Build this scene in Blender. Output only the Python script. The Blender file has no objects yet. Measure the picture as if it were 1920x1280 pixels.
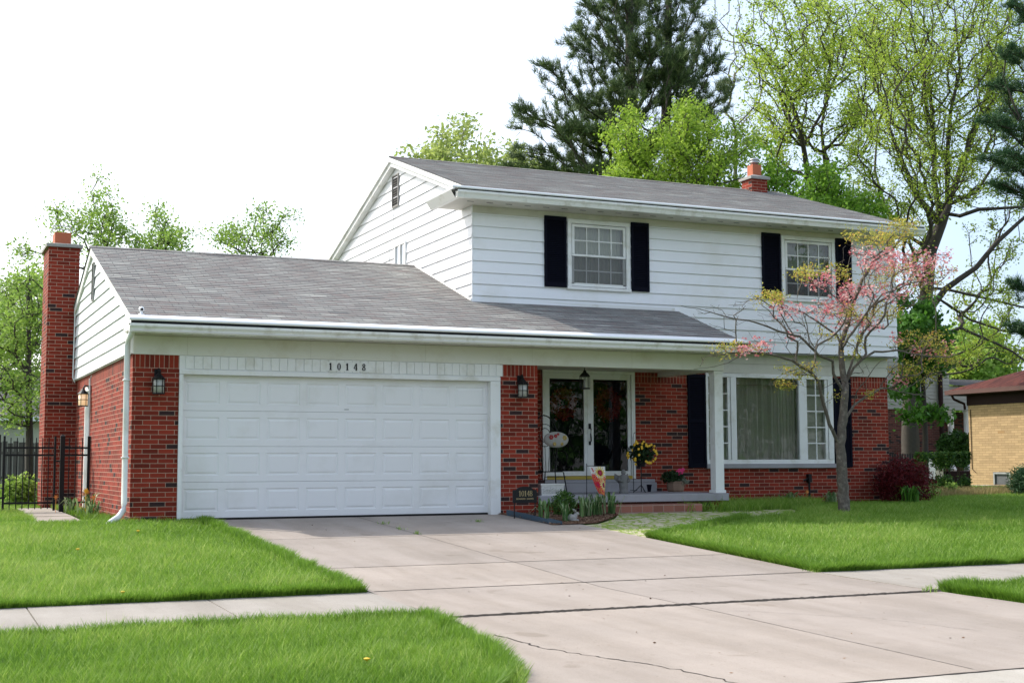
import bpy, math, random
import numpy as np
from mathutils import Vector, Matrix
random.seed(7); RNG = np.random.default_rng(11)
SC = bpy.context.scene
COL = SC.collection
R = math.radians
O3 = (0.0, 0.0, 0.0)

# ---------------------------------------------------------------- camera
CP = np.array([-3.669, -19.965, 0.8185])
YAW, PITCH, ROLL, FOC = 0.42005697, 0.0890150, -0.0035523, 2542.66
CP = np.array([-3.66908, -19.9649, 0.81849]); YAW = 0.420057
def cam_axes():
    f = np.array([math.sin(YAW)*math.cos(PITCH), math.cos(YAW)*math.cos(PITCH), math.sin(PITCH)])
    r = np.array([math.cos(YAW), -math.sin(YAW), 0.0]); u = np.cross(r, f)
    return (r*math.cos(ROLL)+u*math.sin(ROLL), -r*math.sin(ROLL)+u*math.cos(ROLL), f)
AX = cam_axes()
cam = bpy.data.cameras.new('camera'); camo = bpy.data.objects.new('camera', cam); COL.objects.link(camo)
cam.sensor_width = 36; cam.lens = FOC/1920*36; cam.clip_end = 3000; cam.clip_start = .05
M = Matrix(((AX[0][0], AX[1][0], -AX[2][0], CP[0]), (AX[0][1], AX[1][1], -AX[2][1], CP[1]),
            (AX[0][2], AX[1][2], -AX[2][2], CP[2]), (0, 0, 0, 1)))
camo.matrix_world = M
SC.camera = camo

def W(px, py, Y):
    """surveying helper: the world point at depth line y = Y seen in the photograph at (px, py)"""
    d = AX[2] + AX[0]*(px-960)/FOC + AX[1]*(640-py)/FOC
    return CP + d*(Y-CP[1])/d[1]
PRY = [-60, -13.35, -13.2, -9.8, -8, -.3, 60]; PRZ = [-.56, -.56, -.51, -.43, -.40, 0, 0]
def gz(y): return float(np.interp(y, PRY, PRZ))

# ---------------------------------------------------------------- materials
def new_mat(name):
    m = bpy.data.materials.new(name); m.use_nodes = True
    nt = m.node_tree; b = nt.nodes['Principled BSDF']
    return m, nt, b
def N(nt, t, **k):
    n = nt.nodes.new(t)
    for a, v in k.items():
        if a in n.inputs: n.inputs[a].default_value = v
        else: setattr(n, a, v)
    return n
def L(nt, a, b): nt.links.new(a, b)
def c4(c, s=1): return (c[0]*s, c[1]*s, c[2]*s, 1)
def mixc(nt, fac, a, b, bt='MIX'):
    n = nt.nodes.new('ShaderNodeMix'); n.data_type = 'RGBA'; n.blend_type = bt
    for i, v in ((0, fac), (6, a), (7, b)):
        if hasattr(v, 'links') or hasattr(v, 'is_linked'): nt.links.new(v, n.inputs[i])
        else: n.inputs[i].default_value = v
    return n.outputs[2]
def coord(nt, kind='Object', scale=(1, 1, 1)):
    tc = nt.nodes.new('ShaderNodeTexCoord'); mp = nt.nodes.new('ShaderNodeMapping')
    L(nt, tc.outputs[kind], mp.inputs[0]); mp.inputs['Scale'].default_value = scale
    return mp.outputs[0]
def noise(nt, vec, scale, detail=4, rough=.55):
    n = N(nt, 'ShaderNodeTexNoise', Scale=scale, Detail=detail, Roughness=rough); L(nt, vec, n.inputs['Vector'])
    return n.outputs[0]
def ramp(nt, fac, stops):
    n = nt.nodes.new('ShaderNodeValToRGB'); L(nt, fac, n.inputs[0])
    e = n.color_ramp.elements
    while len(e) < len(stops): e.new(.5)
    for i, (p, c) in enumerate(stops): e[i].position = p; e[i].color = c if len(c) == 4 else (*c, 1)
    return n.outputs[0]
def bump(nt, b, h, strength=.3, dist=.01):
    n = N(nt, 'ShaderNodeBump', Strength=strength, Distance=dist); L(nt, h, n.inputs['Height']); L(nt, n.outputs[0], b.inputs['Normal'])
def pm(name, col, rough=.6, var=.12, vs=3, bs=0, bst=.2, metal=0, dirt=None, dscale=1.5, spec=.5):
    m, nt, b = new_mat(name)
    v = coord(nt)
    n1 = noise(nt, v, vs)
    c = mixc(nt, n1, c4(col, 1-var), c4(col, 1+var))
    if dirt:
        d = noise(nt, v, dscale, 6, .65)
        f = ramp(nt, d, [(.5, (0, 0, 0)), (.72, (1, 1, 1))])
        c = mixc(nt, f, c, c4(dirt))
    L(nt, c, b.inputs['Base Color'])
    b.inputs['Roughness'].default_value = rough; b.inputs['Metallic'].default_value = metal
    b.inputs['Specular IOR Level'].default_value = spec
    if bs: bump(nt, b, noise(nt, v, bs), bst, .01)
    return m
def brick_mat(name, bw=.226, rh=.0688, red=(.235, .029, .014), off=.5, dark=.085, mortar=(.44, .31, .23), dcol=(.018, .017, .018), vary=.45):
    m, nt, b = new_mat(name)
    uv = coord(nt, 'UV')
    br = N(nt, 'ShaderNodeTexBrick', Scale=1.0, offset=off, squash=1.0)
    for k, v in {'Mortar Size': .0036, 'Mortar Smooth': .1, 'Bias': 0.0, 'Brick Width': bw, 'Row Height': rh,
                 'Color1': (0, 0, 0, 1), 'Color2': (1, 1, 1, 1), 'Mortar': (.5, .5, .5, 1)}.items(): br.inputs[k].default_value = v
    L(nt, uv, br.inputs['Vector'])
    big = noise(nt, uv, 1.2, 3); fine = noise(nt, uv, 60, 5)
    c = ramp(nt, br.outputs[0], [(0, dcol), (dark, dcol), (dark+.005, tuple(x*(1-vary) for x in red)), (.6, red), (1, tuple(min(1, x*(1+vary*.6)) for x in red))])
    ramp_node = c.node; ramp_node.color_ramp.interpolation = 'LINEAR'
    c = mixc(nt, mixf(nt, fine, .0, .35), c, c4(red, .45))
    mt = mixc(nt, big, c4(mortar, .8), c4(mortar, 1.15))
    c = mixc(nt, br.outputs[1], c, mt)
    # soot and damp near the ground is part of the masonry, faint blotches
    L(nt, c, b.inputs['Base Color'])
    b.inputs['Roughness'].default_value = .85; b.inputs['Specular IOR Level'].default_value = .25
    h = nt.nodes.new('ShaderNodeMath'); h.operation = 'MULTIPLY_ADD'; L(nt, br.outputs[1], h.inputs[0]); h.inputs[1].default_value = -1.0
    L(nt, mixf(nt, fine, 0, .25), h.inputs[2])
    bump(nt, b, h.outputs[0], .6, .008)
    return m
def mixf(nt, fac, a, b):
    n = nt.nodes.new('ShaderNodeMapRange'); L(nt, fac, n.inputs[0]); n.inputs[3].default_value = a; n.inputs[4].default_value = b
    return n.outputs[0]
def leaf_mat(name, c1, c2, trans=.35, rough=.55, c3=None):
    m, nt, b = new_mat(name)
    at = nt.nodes.new('ShaderNodeAttribute'); at.attribute_name = 'rnd'
    st = [(0, c1), (1, c2)] if c3 is None else [(0, c1), (.55, c2), (1, c3)]
    c = ramp(nt, at.outputs['Fac'], st)
    L(nt, c, b.inputs['Base Color']); b.inputs['Roughness'].default_value = rough
    b.inputs['Specular IOR Level'].default_value = .3
    tr = nt.nodes.new('ShaderNodeBsdfTranslucent'); L(nt, c, tr.inputs[0])
    ms = nt.nodes.new('ShaderNodeMixShader'); ms.inputs[0].default_value = trans
    out = nt.nodes['Material Output']
    L(nt, b.outputs[0], ms.inputs[1]); L(nt, tr.outputs[0], ms.inputs[2]); L(nt, ms.outputs[0], out.inputs[0])
    return m
def glass_mat(name, tint=(.9, .95, .95), refl=1.0, dim=.8):
    m, nt, b = new_mat(name); out = nt.nodes['Material Output']
    g = N(nt, 'ShaderNodeBsdfGlossy', Roughness=.02); g.inputs[0].default_value = (.95, .97, 1, 1)
    nz = noise(nt, coord(nt), 2.2, 2); bp = N(nt, 'ShaderNodeBump', Strength=.12, Distance=.02); L(nt, nz, bp.inputs['Height']); L(nt, bp.outputs[0], g.inputs['Normal'])
    t = nt.nodes.new('ShaderNodeBsdfTransparent'); t.inputs[0].default_value = (tint[0]*dim, tint[1]*dim, tint[2]*dim, 1)
    fr = N(nt, 'ShaderNodeFresnel', IOR=1.52)
    mu = nt.nodes.new('ShaderNodeMath'); mu.operation = 'MULTIPLY_ADD'; mu.use_clamp = True
    L(nt, fr.outputs[0], mu.inputs[0]); mu.inputs[1].default_value = 1.7*refl; mu.inputs[2].default_value = .015
    ms = nt.nodes.new('ShaderNodeMixShader'); L(nt, mu.outputs[0], ms.inputs[0]); L(nt, t.outputs[0], ms.inputs[1]); L(nt, g.outputs[0], ms.inputs[2])
    L(nt, ms.outputs[0], out.inputs[0]); nt.nodes.remove(b)
    return m

MT = {}
MT['brick'] = brick_mat('red_brick')
MT['soldier'] = brick_mat('red_brick_on_end', bw=.2, rh=.0688, off=0.0, dark=.02)
MT['chimney_brick'] = brick_mat('chimney_brick', dark=.09)
MT['yellow_brick'] = brick_mat('buff_brick', bw=.30, rh=.083, red=(.50, .345, .185), dark=.0, mortar=(.14, .085, .045), dcol=(.4, .22, .08), vary=.18)
MT['brown_brick'] = brick_mat('brown_brick', red=(.13, .045, .035), dark=.15, mortar=(.2, .16, .14))
MT['step_brick'] = brick_mat('step_brick', bw=.2, rh=.11, off=0.0, red=(.30, .12, .085), dark=.0, mortar=(.35, .3, .25), vary=.25)
MT['siding'] = pm('white_siding', (.80, .81, .83), .45, .03, 2, dirt=(.72, .72, .70), dscale=1.1)
MT['trim'] = pm('white_trim', (.74, .745, .73), .45, .05, 2.5, dirt=(.56, .55, .48), dscale=2.6)
MT['beam'] = pm('cream_trim', (.66, .66, .60), .5, .05, 1.3, dirt=(.55, .53, .44), dscale=1.6)
MT['frieze'] = pm('beige_trim', (.56, .55, .48), .55, .06, 1.3, dirt=(.46, .44, .37), dscale=2)
MT['soffit'] = pm('soffit_paint', (.58, .56, .50), .6, .08, 3)
MT['door_white'] = pm('garage_door_paint', (.74, .74, .735), .42, .025, 1.2, dirt=(.66, .655, .63), dscale=1.2)
MT['gutter'] = pm('gutter_paint', (.74, .74, .70), .4, .05, 2, dirt=(.5, .48, .4), dscale=4)
MT['guard'] = pm('gutter_guard', (.86, .87, .88), .3, .03, 3)
MT['shutter'] = pm('navy_shutter', (.005, .0055, .012), .8, .15, 8, spec=.08)
MT['black'] = pm('black_metal', (.006, .006, .007), .55, .2, 10, spec=.3)
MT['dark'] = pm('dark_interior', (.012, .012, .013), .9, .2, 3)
MT['glass'] = glass_mat('window_glass', dim=.8, refl=.5)
MT['door_glass'] = glass_mat('storm_door_glass', dim=.6, refl=.25)
MT['curtain'] = pm('curtain_cloth', (.62, .59, .48), .9, .1, 6)
MT['blind'] = pm('blind_cloth', (.40, .40, .33), .8, .05, 5)
MT['insect_screen'] = pm('screen_mesh', (.10, .105, .11), .8, .05, 5)
MT['slab'] = pm('painted_slab', (.30, .295, .31), .6, .08, 3, 40, .1, dirt=(.24, .23, .235), dscale=2)
MT['yellow'] = pm('yellow_threshold', (.42, .31, .04), .5, .15, 9)
MT['cement'] = pm('chimney_cement', (.30, .29, .27), .85, .2, 8, 40, .3)
MT['flue'] = pm('flue_clay', (.42, .11, .045), .7, .12, 5)
MT['galv'] = pm('galvanised', (.45, .46, .47), .35, .15, 6, metal=.8)
MT['lens'] = pm('lantern_glass', (.34, .34, .30), .25, .2, 12)
MT['bark'] = pm('bark', (.055, .045, .036), .9, .4, 14, 30, .6)
MT['bark_grey'] = pm('dogwood_bark', (.10, .083, .065), .85, .5, 22, 50, 1.0, dirt=(.24, .21, .17), dscale=12)
MT['bark_pale'] = pm('pale_bark', (.14, .12, .10), .85, .3, 14, 30, .5)
def mscreen():
    m, nt, b = new_mat('screen_wire'); out = nt.nodes['Material Output']; b.inputs['Base Color'].default_value = (.09, .09, .095, 1); t = nt.nodes.new('ShaderNodeBsdfTransparent')
    ms = nt.nodes.new('ShaderNodeMixShader'); ms.inputs[0].default_value = .45; L(nt, t.outputs[0], ms.inputs[1]); L(nt, b.outputs[0], ms.inputs[2]); L(nt, ms.outputs[0], out.inputs[0]); return m
MT['screen'] = mscreen()
def mlamp():
    m, nt, b = new_mat('lit_lamp_glass'); b.inputs['Base Color'].default_value = (.8, .7, .55, 1)
    g = nt.nodes.new('ShaderNodeTexGradient'); g.gradient_type = 'SPHERICAL'
    v = coord(nt, 'Object'); n = noise(nt, v, 9, 1)
    b.inputs['Emission Color'].default_value = (1, .62, .3, 1); b.inputs['Emission Strength'].default_value = .25
    b.inputs['Roughness'].default_value = .3
    return m
MT['lit'] = mlamp()
def mshingle(name, cols, streak=1.0):
    m, nt, b = new_mat(name)
    uv = coord(nt, 'UV')
    br = N(nt, 'ShaderNodeTexBrick', Scale=1.0, offset=.37, squash=1.0, offset_frequency=2)
    for k, v in {'Mortar Size': .004, 'Mortar Smooth': .1, 'Bias': 0.0, 'Brick Width': .30, 'Row Height': .14,
                 'Color1': (0, 0, 0, 1), 'Color2': (1, 1, 1, 1), 'Mortar': (.5, .5, .5, 1)}.items(): br.inputs[k].default_value = v
    L(nt, uv, br.inputs['Vector'])
    mp = nt.nodes.new('ShaderNodeMapping'); L(nt, uv, mp.inputs[0]); mp.inputs['Scale'].default_value = (.75, 7.14, 1)
    sn = noise(nt, mp.outputs[0], 1.35, 4, .6)
    big = noise(nt, uv, .35, 3)
    ad = nt.nodes.new('ShaderNodeMath'); ad.operation = 'MULTIPLY_ADD'; L(nt, br.outputs[0], ad.inputs[0]); ad.inputs[1].default_value = .28
    L(nt, mixf(nt, sn, -.75, 1.45), ad.inputs[2])
    c = ramp(nt, ad.outputs[0], cols)
    c = mixc(nt, big, mixc(nt, 1.0, c, (.88, .88, .88, 1), 'MULTIPLY'), mixc(nt, 1.0, c, (1.08, 1.07, 1.05, 1), 'MULTIPLY'))
    c = mixc(nt, br.outputs[1], c, c4(cols[0][1], .45))
    gr = noise(nt, uv, 160, 3, .7)
    c = mixc(nt, gr, mixc(nt, 1.0, c, (.75, .75, .75, 1), 'MULTIPLY'), mixc(nt, 1.0, c, (1.25, 1.25, 1.25, 1), 'MULTIPLY'))
    L(nt, c, b.inputs['Base Color']); b.inputs['Roughness'].default_value = .9; b.inputs['Specular IOR Level'].default_value = .2
    bump(nt, b, gr, .4, .004)
    return m
MT['shingle'] = mshingle('asphalt_shingles', [(0, (.12, .12, .12)), (.25, (.175, .175, .17)), (.36, (.235, .18, .165)), (.44, (.21, .208, .20)), (.6, (.24, .238, .225)), (.78, (.33, .325, .30)), (1, (.47, .465, .43))])
MT['red_shingle'] = mshingle('red_shingles', [(0, (.035, .01, .008)), (.4, (.075, .02, .015)), (.7, (.12, .035, .025)), (1, (.17, .06, .045))])
MT['grey_shingle'] = mshingle('grey_shingles', [(0, (.09, .088, .085)), (.5, (.14, .135, .13)), (1, (.2, .19, .18))])

# ---------------------------------------------------------------- mesh helpers
class MB:
    def __init__(s): s.v = []; s.f = []; s.uv = {}
    def add(s, vs, fs):
        n = len(s.v); s.v += [tuple(map(float, p)) for p in vs]; s.f += [tuple(i+n for i in f) for f in fs]; return s
    def quad(s, *p): return s.add(p, [tuple(range(len(p)))])
    def box(s, x0, x1, y0, y1, z0, z1):
        return s.add([(x0,y0,z0),(x1,y0,z0),(x1,y1,z0),(x0,y1,z0),(x0,y0,z1),(x1,y0,z1),(x1,y1,z1),(x0,y1,z1)],
                     [(0,3,2,1),(4,5,6,7),(0,1,5,4),(1,2,6,5),(2,3,7,6),(3,0,4,7)])
    def tube(s, pts, rad, n=8, cap=True):
        pts = [np.array(p, float) for p in pts]
        if not hasattr(rad, '__len__'): rad = [rad]*len(pts)
        b = len(s.v); up = np.array([0, 0, 1.0])
        for i, p in enumerate(pts):
            d = pts[min(i+1, len(pts)-1)]-pts[max(i-1, 0)]; d = d/(np.linalg.norm(d)+1e-9)
            a = np.cross(d, up if abs(d[2]) < .95 else np.array([1., 0, 0])); a /= np.linalg.norm(a)+1e-9; c = np.cross(d, a)
            for k in range(n):
                t = 2*math.pi*k/n; s.v.append(tuple(p+rad[i]*(a*math.cos(t)+c*math.sin(t))))
        for i in range(len(pts)-1):
            for k in range(n):
                s.f.append((b+i*n+k, b+i*n+(k+1) % n, b+(i+1)*n+(k+1) % n, b+(i+1)*n+k))
        if cap:
            s.f.append(tuple(b+k for k in range(n))[::-1]); s.f.append(tuple(b+(len(pts)-1)*n+k for k in range(n)))
        return s
    def lathe(s, c, prof, n=16, sx=1, sy=1):
        b = len(s.v)
        for r, z in prof:
            for k in range(n):
                t = 2*math.pi*k/n; s.v.append((c[0]+r*sx*math.cos(t), c[1]+r*sy*math.sin(t), c[2]+z))
        for i in range(len(prof)-1):
            for k in range(n): s.f.append((b+i*n+k, b+i*n+(k+1) % n, b+(i+1)*n+(k+1) % n, b+(i+1)*n+k))
        s.f.append(tuple(b+k for k in range(n))[::-1]); s.f.append(tuple(b+(len(prof)-1)*n+k for k in range(n)))
        return s
    def ball(s, c, r, n=12, m=8):
        r = r if hasattr(r, '__len__') else (r, r, r)
        prof = [(math.sin(math.pi*i/m), -math.cos(math.pi*i/m)) for i in range(m+1)]
        b = len(s.v)
        for q, z in prof:
            for k in range(n):
                t = 2*math.pi*k/n; s.v.append((c[0]+q*r[0]*math.cos(t), c[1]+q*r[1]*math.sin(t), c[2]+z*r[2]))
        for i in range(m):
            for k in range(n): s.f.append((b+i*n+k, b+i*n+(k+1) % n, b+(i+1)*n+(k+1) % n, b+(i+1)*n+k))
        return s
    def pieces(s, gap):
        n = len(s.v); par = list(range(n))
        def fd(a):
            while par[a] != a: par[a] = par[par[a]]; a = par[a]
            return a
        for f in s.f:
            r0 = fd(f[0])
            for k in f[1:]: par[fd(k)] = r0
        comp = {}
        for i in range(n): comp.setdefault(fd(i), []).append(i)
        C = [(np.min([s.v[i] for i in c], 0), np.max([s.v[i] for i in c], 0), c) for c in comp.values()]
        ch = True
        while ch:
            ch = False
            for i in range(len(C)):
                for j in range(i+1, len(C)):
                    if np.all(C[i][0]-gap <= C[j][1]) and np.all(C[j][0]-gap <= C[i][1]):
                        C[i] = (np.minimum(C[i][0], C[j][0]), np.maximum(C[i][1], C[j][1]), C[i][2]+C[j][2]); C.pop(j); ch = True; break
                if ch: break
        out = []
        for lo, hi, c in C:
            m = MB(); mp = {v: k for k, v in enumerate(c)}; m.v = [s.v[i] for i in c]; m.f = [tuple(mp[k] for k in f) for f in s.f if f[0] in mp]; out.append(m)
        return out
    def each(s, name, mat, parent=None, gap=.012, **k):
        return [m.build(name, mat, parent, **k) for m in s.pieces(gap)]
    def build(s, name, mat, parent=None, origin=None, smooth=False, swap=False, bevel=0):
        me = bpy.data.meshes.new(name)
        o = np.array(origin if origin is not None else (parent['_o'] if parent is not None else O3), float)
        V = np.array(s.v)-o
        me.from_pydata([tuple(p) for p in V], [], s.f)
        uvl = me.uv_layers.new(name='UVMap')
        uv = np.zeros((len(me.loops), 2)); i = 0
        W3 = s.v
        for f in s.f:
            p = [W3[k] for k in f]
            nx = ny = nz = 0.0
            for a in range(len(p)):
                q, r_ = p[a], p[(a+1) % len(p)]
                nx += (q[1]-r_[1])*(q[2]+r_[2]); ny += (q[2]-r_[2])*(q[0]+r_[0]); nz += (q[0]-r_[0])*(q[1]+r_[1])
            ax, ay, az = abs(nx), abs(ny), abs(nz)
            for q in p:
                if ax > ay and ax > az: u = (q[1]+.07, q[2])
                elif ay >= az: u = (q[0], q[2])
                else: u = (q[0], q[1])
                uv[i] = (u[1], u[0]) if swap else u
                i += 1
        uvl.data.foreach_set('uv', uv.ravel())
        if smooth: me.polygons.foreach_set('use_smooth', [True]*len(me.polygons))
        ob = bpy.data.objects.new(name, me); COL.objects.link(ob)
        if mat is not None: me.materials.append(MT[mat] if isinstance(mat, str) else mat)
        if parent is not None: ob.parent = parent
        ob['_o'] = [float(x) for x in o]
        if parent is None: ob.location = Vector(o)
        if bevel:
            bm = ob.modifiers.new('bevel', 'BEVEL'); bm.width = bevel; bm.segments = 2; bm.limit_method = 'ANGLE'
        return ob
def np_mesh(name, V, Fs, mat, parent=None, origin=O3, rnd=None, smooth=False):
    """Fs: list of (n,k) index arrays; rnd: per-face random value"""
    o = np.array(parent['_o'] if parent is not None else origin, float)
    me = bpy.data.meshes.new(name); V = (np.asarray(V, float)-o).astype(np.float32)
    me.vertices.add(len(V)); me.vertices.foreach_set('co', V.ravel())
    tot = np.concatenate([np.full(len(F), F.shape[1], np.int32) for F in Fs]); idx = np.concatenate([F.ravel() for F in Fs]).astype(np.int32)
    me.loops.add(len(idx)); me.loops.foreach_set('vertex_index', idx)
    me.polygons.add(len(tot)); st = np.concatenate([[0], np.cumsum(tot)[:-1]]).astype(np.int32)
    me.polygons.foreach_set('loop_start', st)
    try: me.polygons.foreach_set('loop_total', tot)
    except Exception: pass
    if rnd is not None:
        a = me.attributes.new('rnd', 'FLOAT', 'FACE'); a.data.foreach_set('value', np.asarray(rnd, np.float32))
    me.update(calc_edges=True); me.validate()
    if smooth: me.polygons.foreach_set('use_smooth', [True]*len(me.polygons))
    ob = bpy.data.objects.new(name, me); COL.objects.link(ob)
    me.materials.append(MT[mat] if isinstance(mat, str) else mat)
    if parent is not None: ob.parent = parent
    else: ob.location = Vector(o)
    ob['_o'] = [float(x) for x in o]
    return ob
def thing(name, label, cat, loc, group=None):
    o = bpy.data.objects.new(name, None); COL.objects.link(o); o.location = loc; o.empty_display_size = .2
    o['_o'] = [float(x) for x in loc]; o['label'] = label; o['category'] = cat
    if group: o['group'] = group
    return o
def tag(o, label=None, cat=None, group=None, kind=None):
    for k, v in (('label', label), ('category', cat), ('group', group), ('kind', kind)):
        if v: o[k] = v
    return o
def text_marks(mb, x, y, z, s, ch, t=.006, sty=1.0):
    """digits built from strokes; s = height, front faces -y"""
    w = s*.55; th = s*.17*sty
    def bar(x0, z0, x1, z1, tk):
        dx, dz = x1-x0, z1-z0; l = math.hypot(dx, dz); nx, nz = -dz/l*tk/2, dx/l*tk/2
        p = [(x0+nx, z0+nz), (x1+nx, z1+nz), (x1-nx, z1-nz), (x0-nx, z0-nz)]
        mb.add([(a, y-t, b) for a, b in p]+[(a, y, b) for a, b in p], [(0,1,2,3),(0,4,5,1),(1,5,6,2),(2,6,7,3),(3,7,4,0)])
    def ring(cx, cz, rx, rz, tx, tz, n=18):
        P = []
        for k in range(n):
            a = 2*math.pi*k/n; P += [(cx+rx*math.cos(a), y-t, cz+rz*math.sin(a)), (cx+(rx-tx)*math.cos(a), y-t, cz+(rz-tz)*math.sin(a)), (cx+rx*math.cos(a), y, cz+rz*math.sin(a))]
        F = []
        for k in range(n):
            j = (k+1) % n; F += [(3*k, 3*j, 3*j+1, 3*k+1), (3*k, 3*k+2, 3*j+2, 3*j)]
        mb.add(P, F)
    if ch == '1':
        bar(x+w/2, z, x+w/2, z+s, th*1.15); bar(x+w*.18, z+th*.25, x+w*.82, z+th*.25, th*.5); bar(x+w*.15, z+s*.78, x+w/2, z+s*.95, th*.6)
    elif ch == '0': ring(x+w/2, z+s/2, w*.48, s*.5, th*1.05, th*.45)
    elif ch == '4':
        bar(x+w*.68, z, x+w*.68, z+s, th*1.1); bar(x+w*.03, z+s*.3, x+w*.97, z+s*.3, th*.6); bar(x+w*.06, z+s*.32, x+w*.62, z+s*.96, th*.55); bar(x+w*.42, z+th*.2, x+w*.94, z+th*.2, th*.45)
    elif ch == '8':
        ring(x+w/2, z+s*.27, w*.47, s*.27, th*.95, th*.5); ring(x+w/2, z+s*.75, w*.4, s*.25, th*.85, th*.5)
# ================================================================ THE HOUSE
H = thing('brick_house', 'two-storey red brick and white sided house with attached two-car garage and dark blue shutters', 'house', (2.4, 0, 0))
def part(mb, name, mat, parent=None, **k): return mb.build(name, mat, parent if parent is not None else H, **k)
GX0 = -.72; YU = 1.65; YB = 1.95; RS = .345; GR = 4.6; GE = -.5; GZE = 2.86
def groof(y): return GZE+RS*(y-GE) if y <= GR else GZE+RS*(2*GR-GE-y)
US = .335; UR = 5.65; UE = 1.08; UZE = 5.44
def uroof(y): return UZE+US*(y-UE) if y <= UR else UZE+US*(2*UR-UE-y)
def wallrect(mb, a0, a1, z0, z1, pos, axis, holes=(), depth=.12, sgn=1):
    """masonry face with openings. axis 'x': plane y=pos spanning x; axis 'y': plane x=pos spanning y; sgn: which way is inwards"""
    as_ = sorted({a0, a1, *[h[0] for h in holes], *[h[1] for h in holes]}); zs = sorted({z0, z1, *[h[2] for h in holes], *[h[3] for h in holes]})
    def P(a, d, z): return (a, pos+d*sgn, z) if axis == 'x' else (pos+d*sgn, a, z)
    for i in range(len(as_)-1):
        for j in range(len(zs)-1):
            A, B, Z0, Z1 = as_[i], as_[i+1], zs[j], zs[j+1]
            if any(h[0] <= (A+B)/2 <= h[1] and h[2] <= (Z0+Z1)/2 <= h[3] for h in holes): continue
            mb.quad(P(A,0,Z0), P(B,0,Z0), P(B,0,Z1), P(A,0,Z1))
    for h in holes:
        A, B, Z0, Z1 = h
        mb.quad(P(A,0,Z0), P(A,0,Z1), P(A,depth,Z1), P(A,depth,Z0)); mb.quad(P(B,0,Z0), P(B,depth,Z0), P(B,depth,Z1), P(B,0,Z1))
        mb.quad(P(A,0,Z1), P(B,0,Z1), P(B,depth,Z1), P(A,depth,Z1)); mb.quad(P(A,0,Z0), P(A,depth,Z0), P(B,depth,Z0), P(B,0,Z0))
def siding(mb, pos, axis, z0, z1, ext, exp=.2035, sgn=1, holes=(), lip=.024):
    """lapped boards; ext(z)->(a0,a1); sgn outward direction sign of offset"""
    def P(a, d, z): return (a, pos+d*sgn, z) if axis == 'x' else (pos+d*sgn, a, z)
    z = z0
    while z < z1-.005:
        zt = min(z+exp, z1)
        cuts = sorted({z, zt, *[v for h in holes for v in h[2:4] if z < v < zt]})
        for i in range(len(cuts)-1):
            s0, s1 = cuts[i], cuts[i+1]
            segs0 = [ext(s0)]; 
            for h in holes:
                if h[2] <= (s0+s1)/2 <= h[3]:
                    ns = []
                    for a, b in segs0:
                        if h[0] > a: ns.append((a, min(b, h[0])))
                        if h[1] < b: ns.append((max(a, h[1]), b))
                    segs0 = ns
            e0, e1 = ext(s0), ext(s1)
            for a, b in segs0:
                ta = e1[0] if a == e0[0] else a; tb = e1[1] if b == e0[1] else b
                if tb < ta: tb = ta = (ta+tb)/2
                d0 = lip-(lip-.003)*(s0-z)/exp; d1 = lip-(lip-.003)*(s1-z)/exp
                s0_ = s0+(.009 if i == 0 else 0); mb.quad(P(a, d0, s0_), P(b, d0, s0_), P(tb, d1, s1), P(ta, d1, s1))
                if i == 0:
                    mb.quad(P(a, d0-.004, s0_), P(b, d0-.004, s0_), P(b, d0, s0_), P(a, d0, s0_)); mb.quad(P(a, d0-.004, s0_), P(a, d0-.004, s0+.03), P(b, d0-.004, s0+.03), P(b, d0-.004, s0_))
                    mb.quad(P(a, -.001, s0+.03), P(b, -.001, s0+.03), P(b, d0-.004, s0+.03), P(a, d0-.004, s0+.03)); mb.quad(P(a, -.001, s0-.01), P(b, -.001, s0-.01), P(b, -.001, s0+.03), P(a, -.001, s0+.03))
        z = zt
# ---- brick walls
b = MB()
wallrect(b, GX0, -.06, 0-.3, 2.19, 0, 'x'); wallrect(b, 5.03, 5.70, -.3, 2.19, 0, 'x')          # pillars
b.quad((-.06,0,-.3), (-.06,.25,-.3), (-.06,.25,2.39), (-.06,0,2.39)); b.quad((5.03,0,-.3), (5.03,0,2.39), (5.03,.25,2.39), (5.03,.25,-.3))
wallrect(b, 0, YB, -.3, 2.39, 5.70, 'y', sgn=-1)                                                # garage wall beside the porch
wallrect(b, 0, 9.7, -.3, 2.21, GX0, 'y', holes=[(4.80, 5.62, .02, 2.2)], depth=.14, sgn=1)       # side wall
wallrect(b, 5.70, 14.42, -.3, 2.29, YB, 'x', holes=[(6.70, 8.58, .46, 2.2899), (10.12, 13.05, .78, 2.2899)], depth=.12)
b.quad((14.42,YB,-.3), (14.42,9.9,-.3), (14.42,9.9,2.6), (14.42,YB,2.6)); b.quad((GX0,9.7,-.3), (GX0,9.7,2.41), (14.42,9.7,2.41), (14.42,9.7,-.3))
b.box(5.71, 9.28, .10, YB, -.3, .155)                                                            # porch foundation
part(b, 'brick_wall', 'brick')
b = MB()
wallrect(b, GX0, -.06, 2.19, 2.39, 0, 'x'); wallrect(b, 5.03, 5.70, 2.19, 2.39, 0, 'x'); wallrect(b, 0, 9.7, 2.21, 2.42, GX0, 'y')
for a, c in ((5.70, 6.70), (8.58, 10.12), (13.05, 14.42)): wallrect(b, a, c, 2.29, 2.50, YB, 'x')
b.each('soldier_course', 'soldier', H, swap=True)
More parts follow.
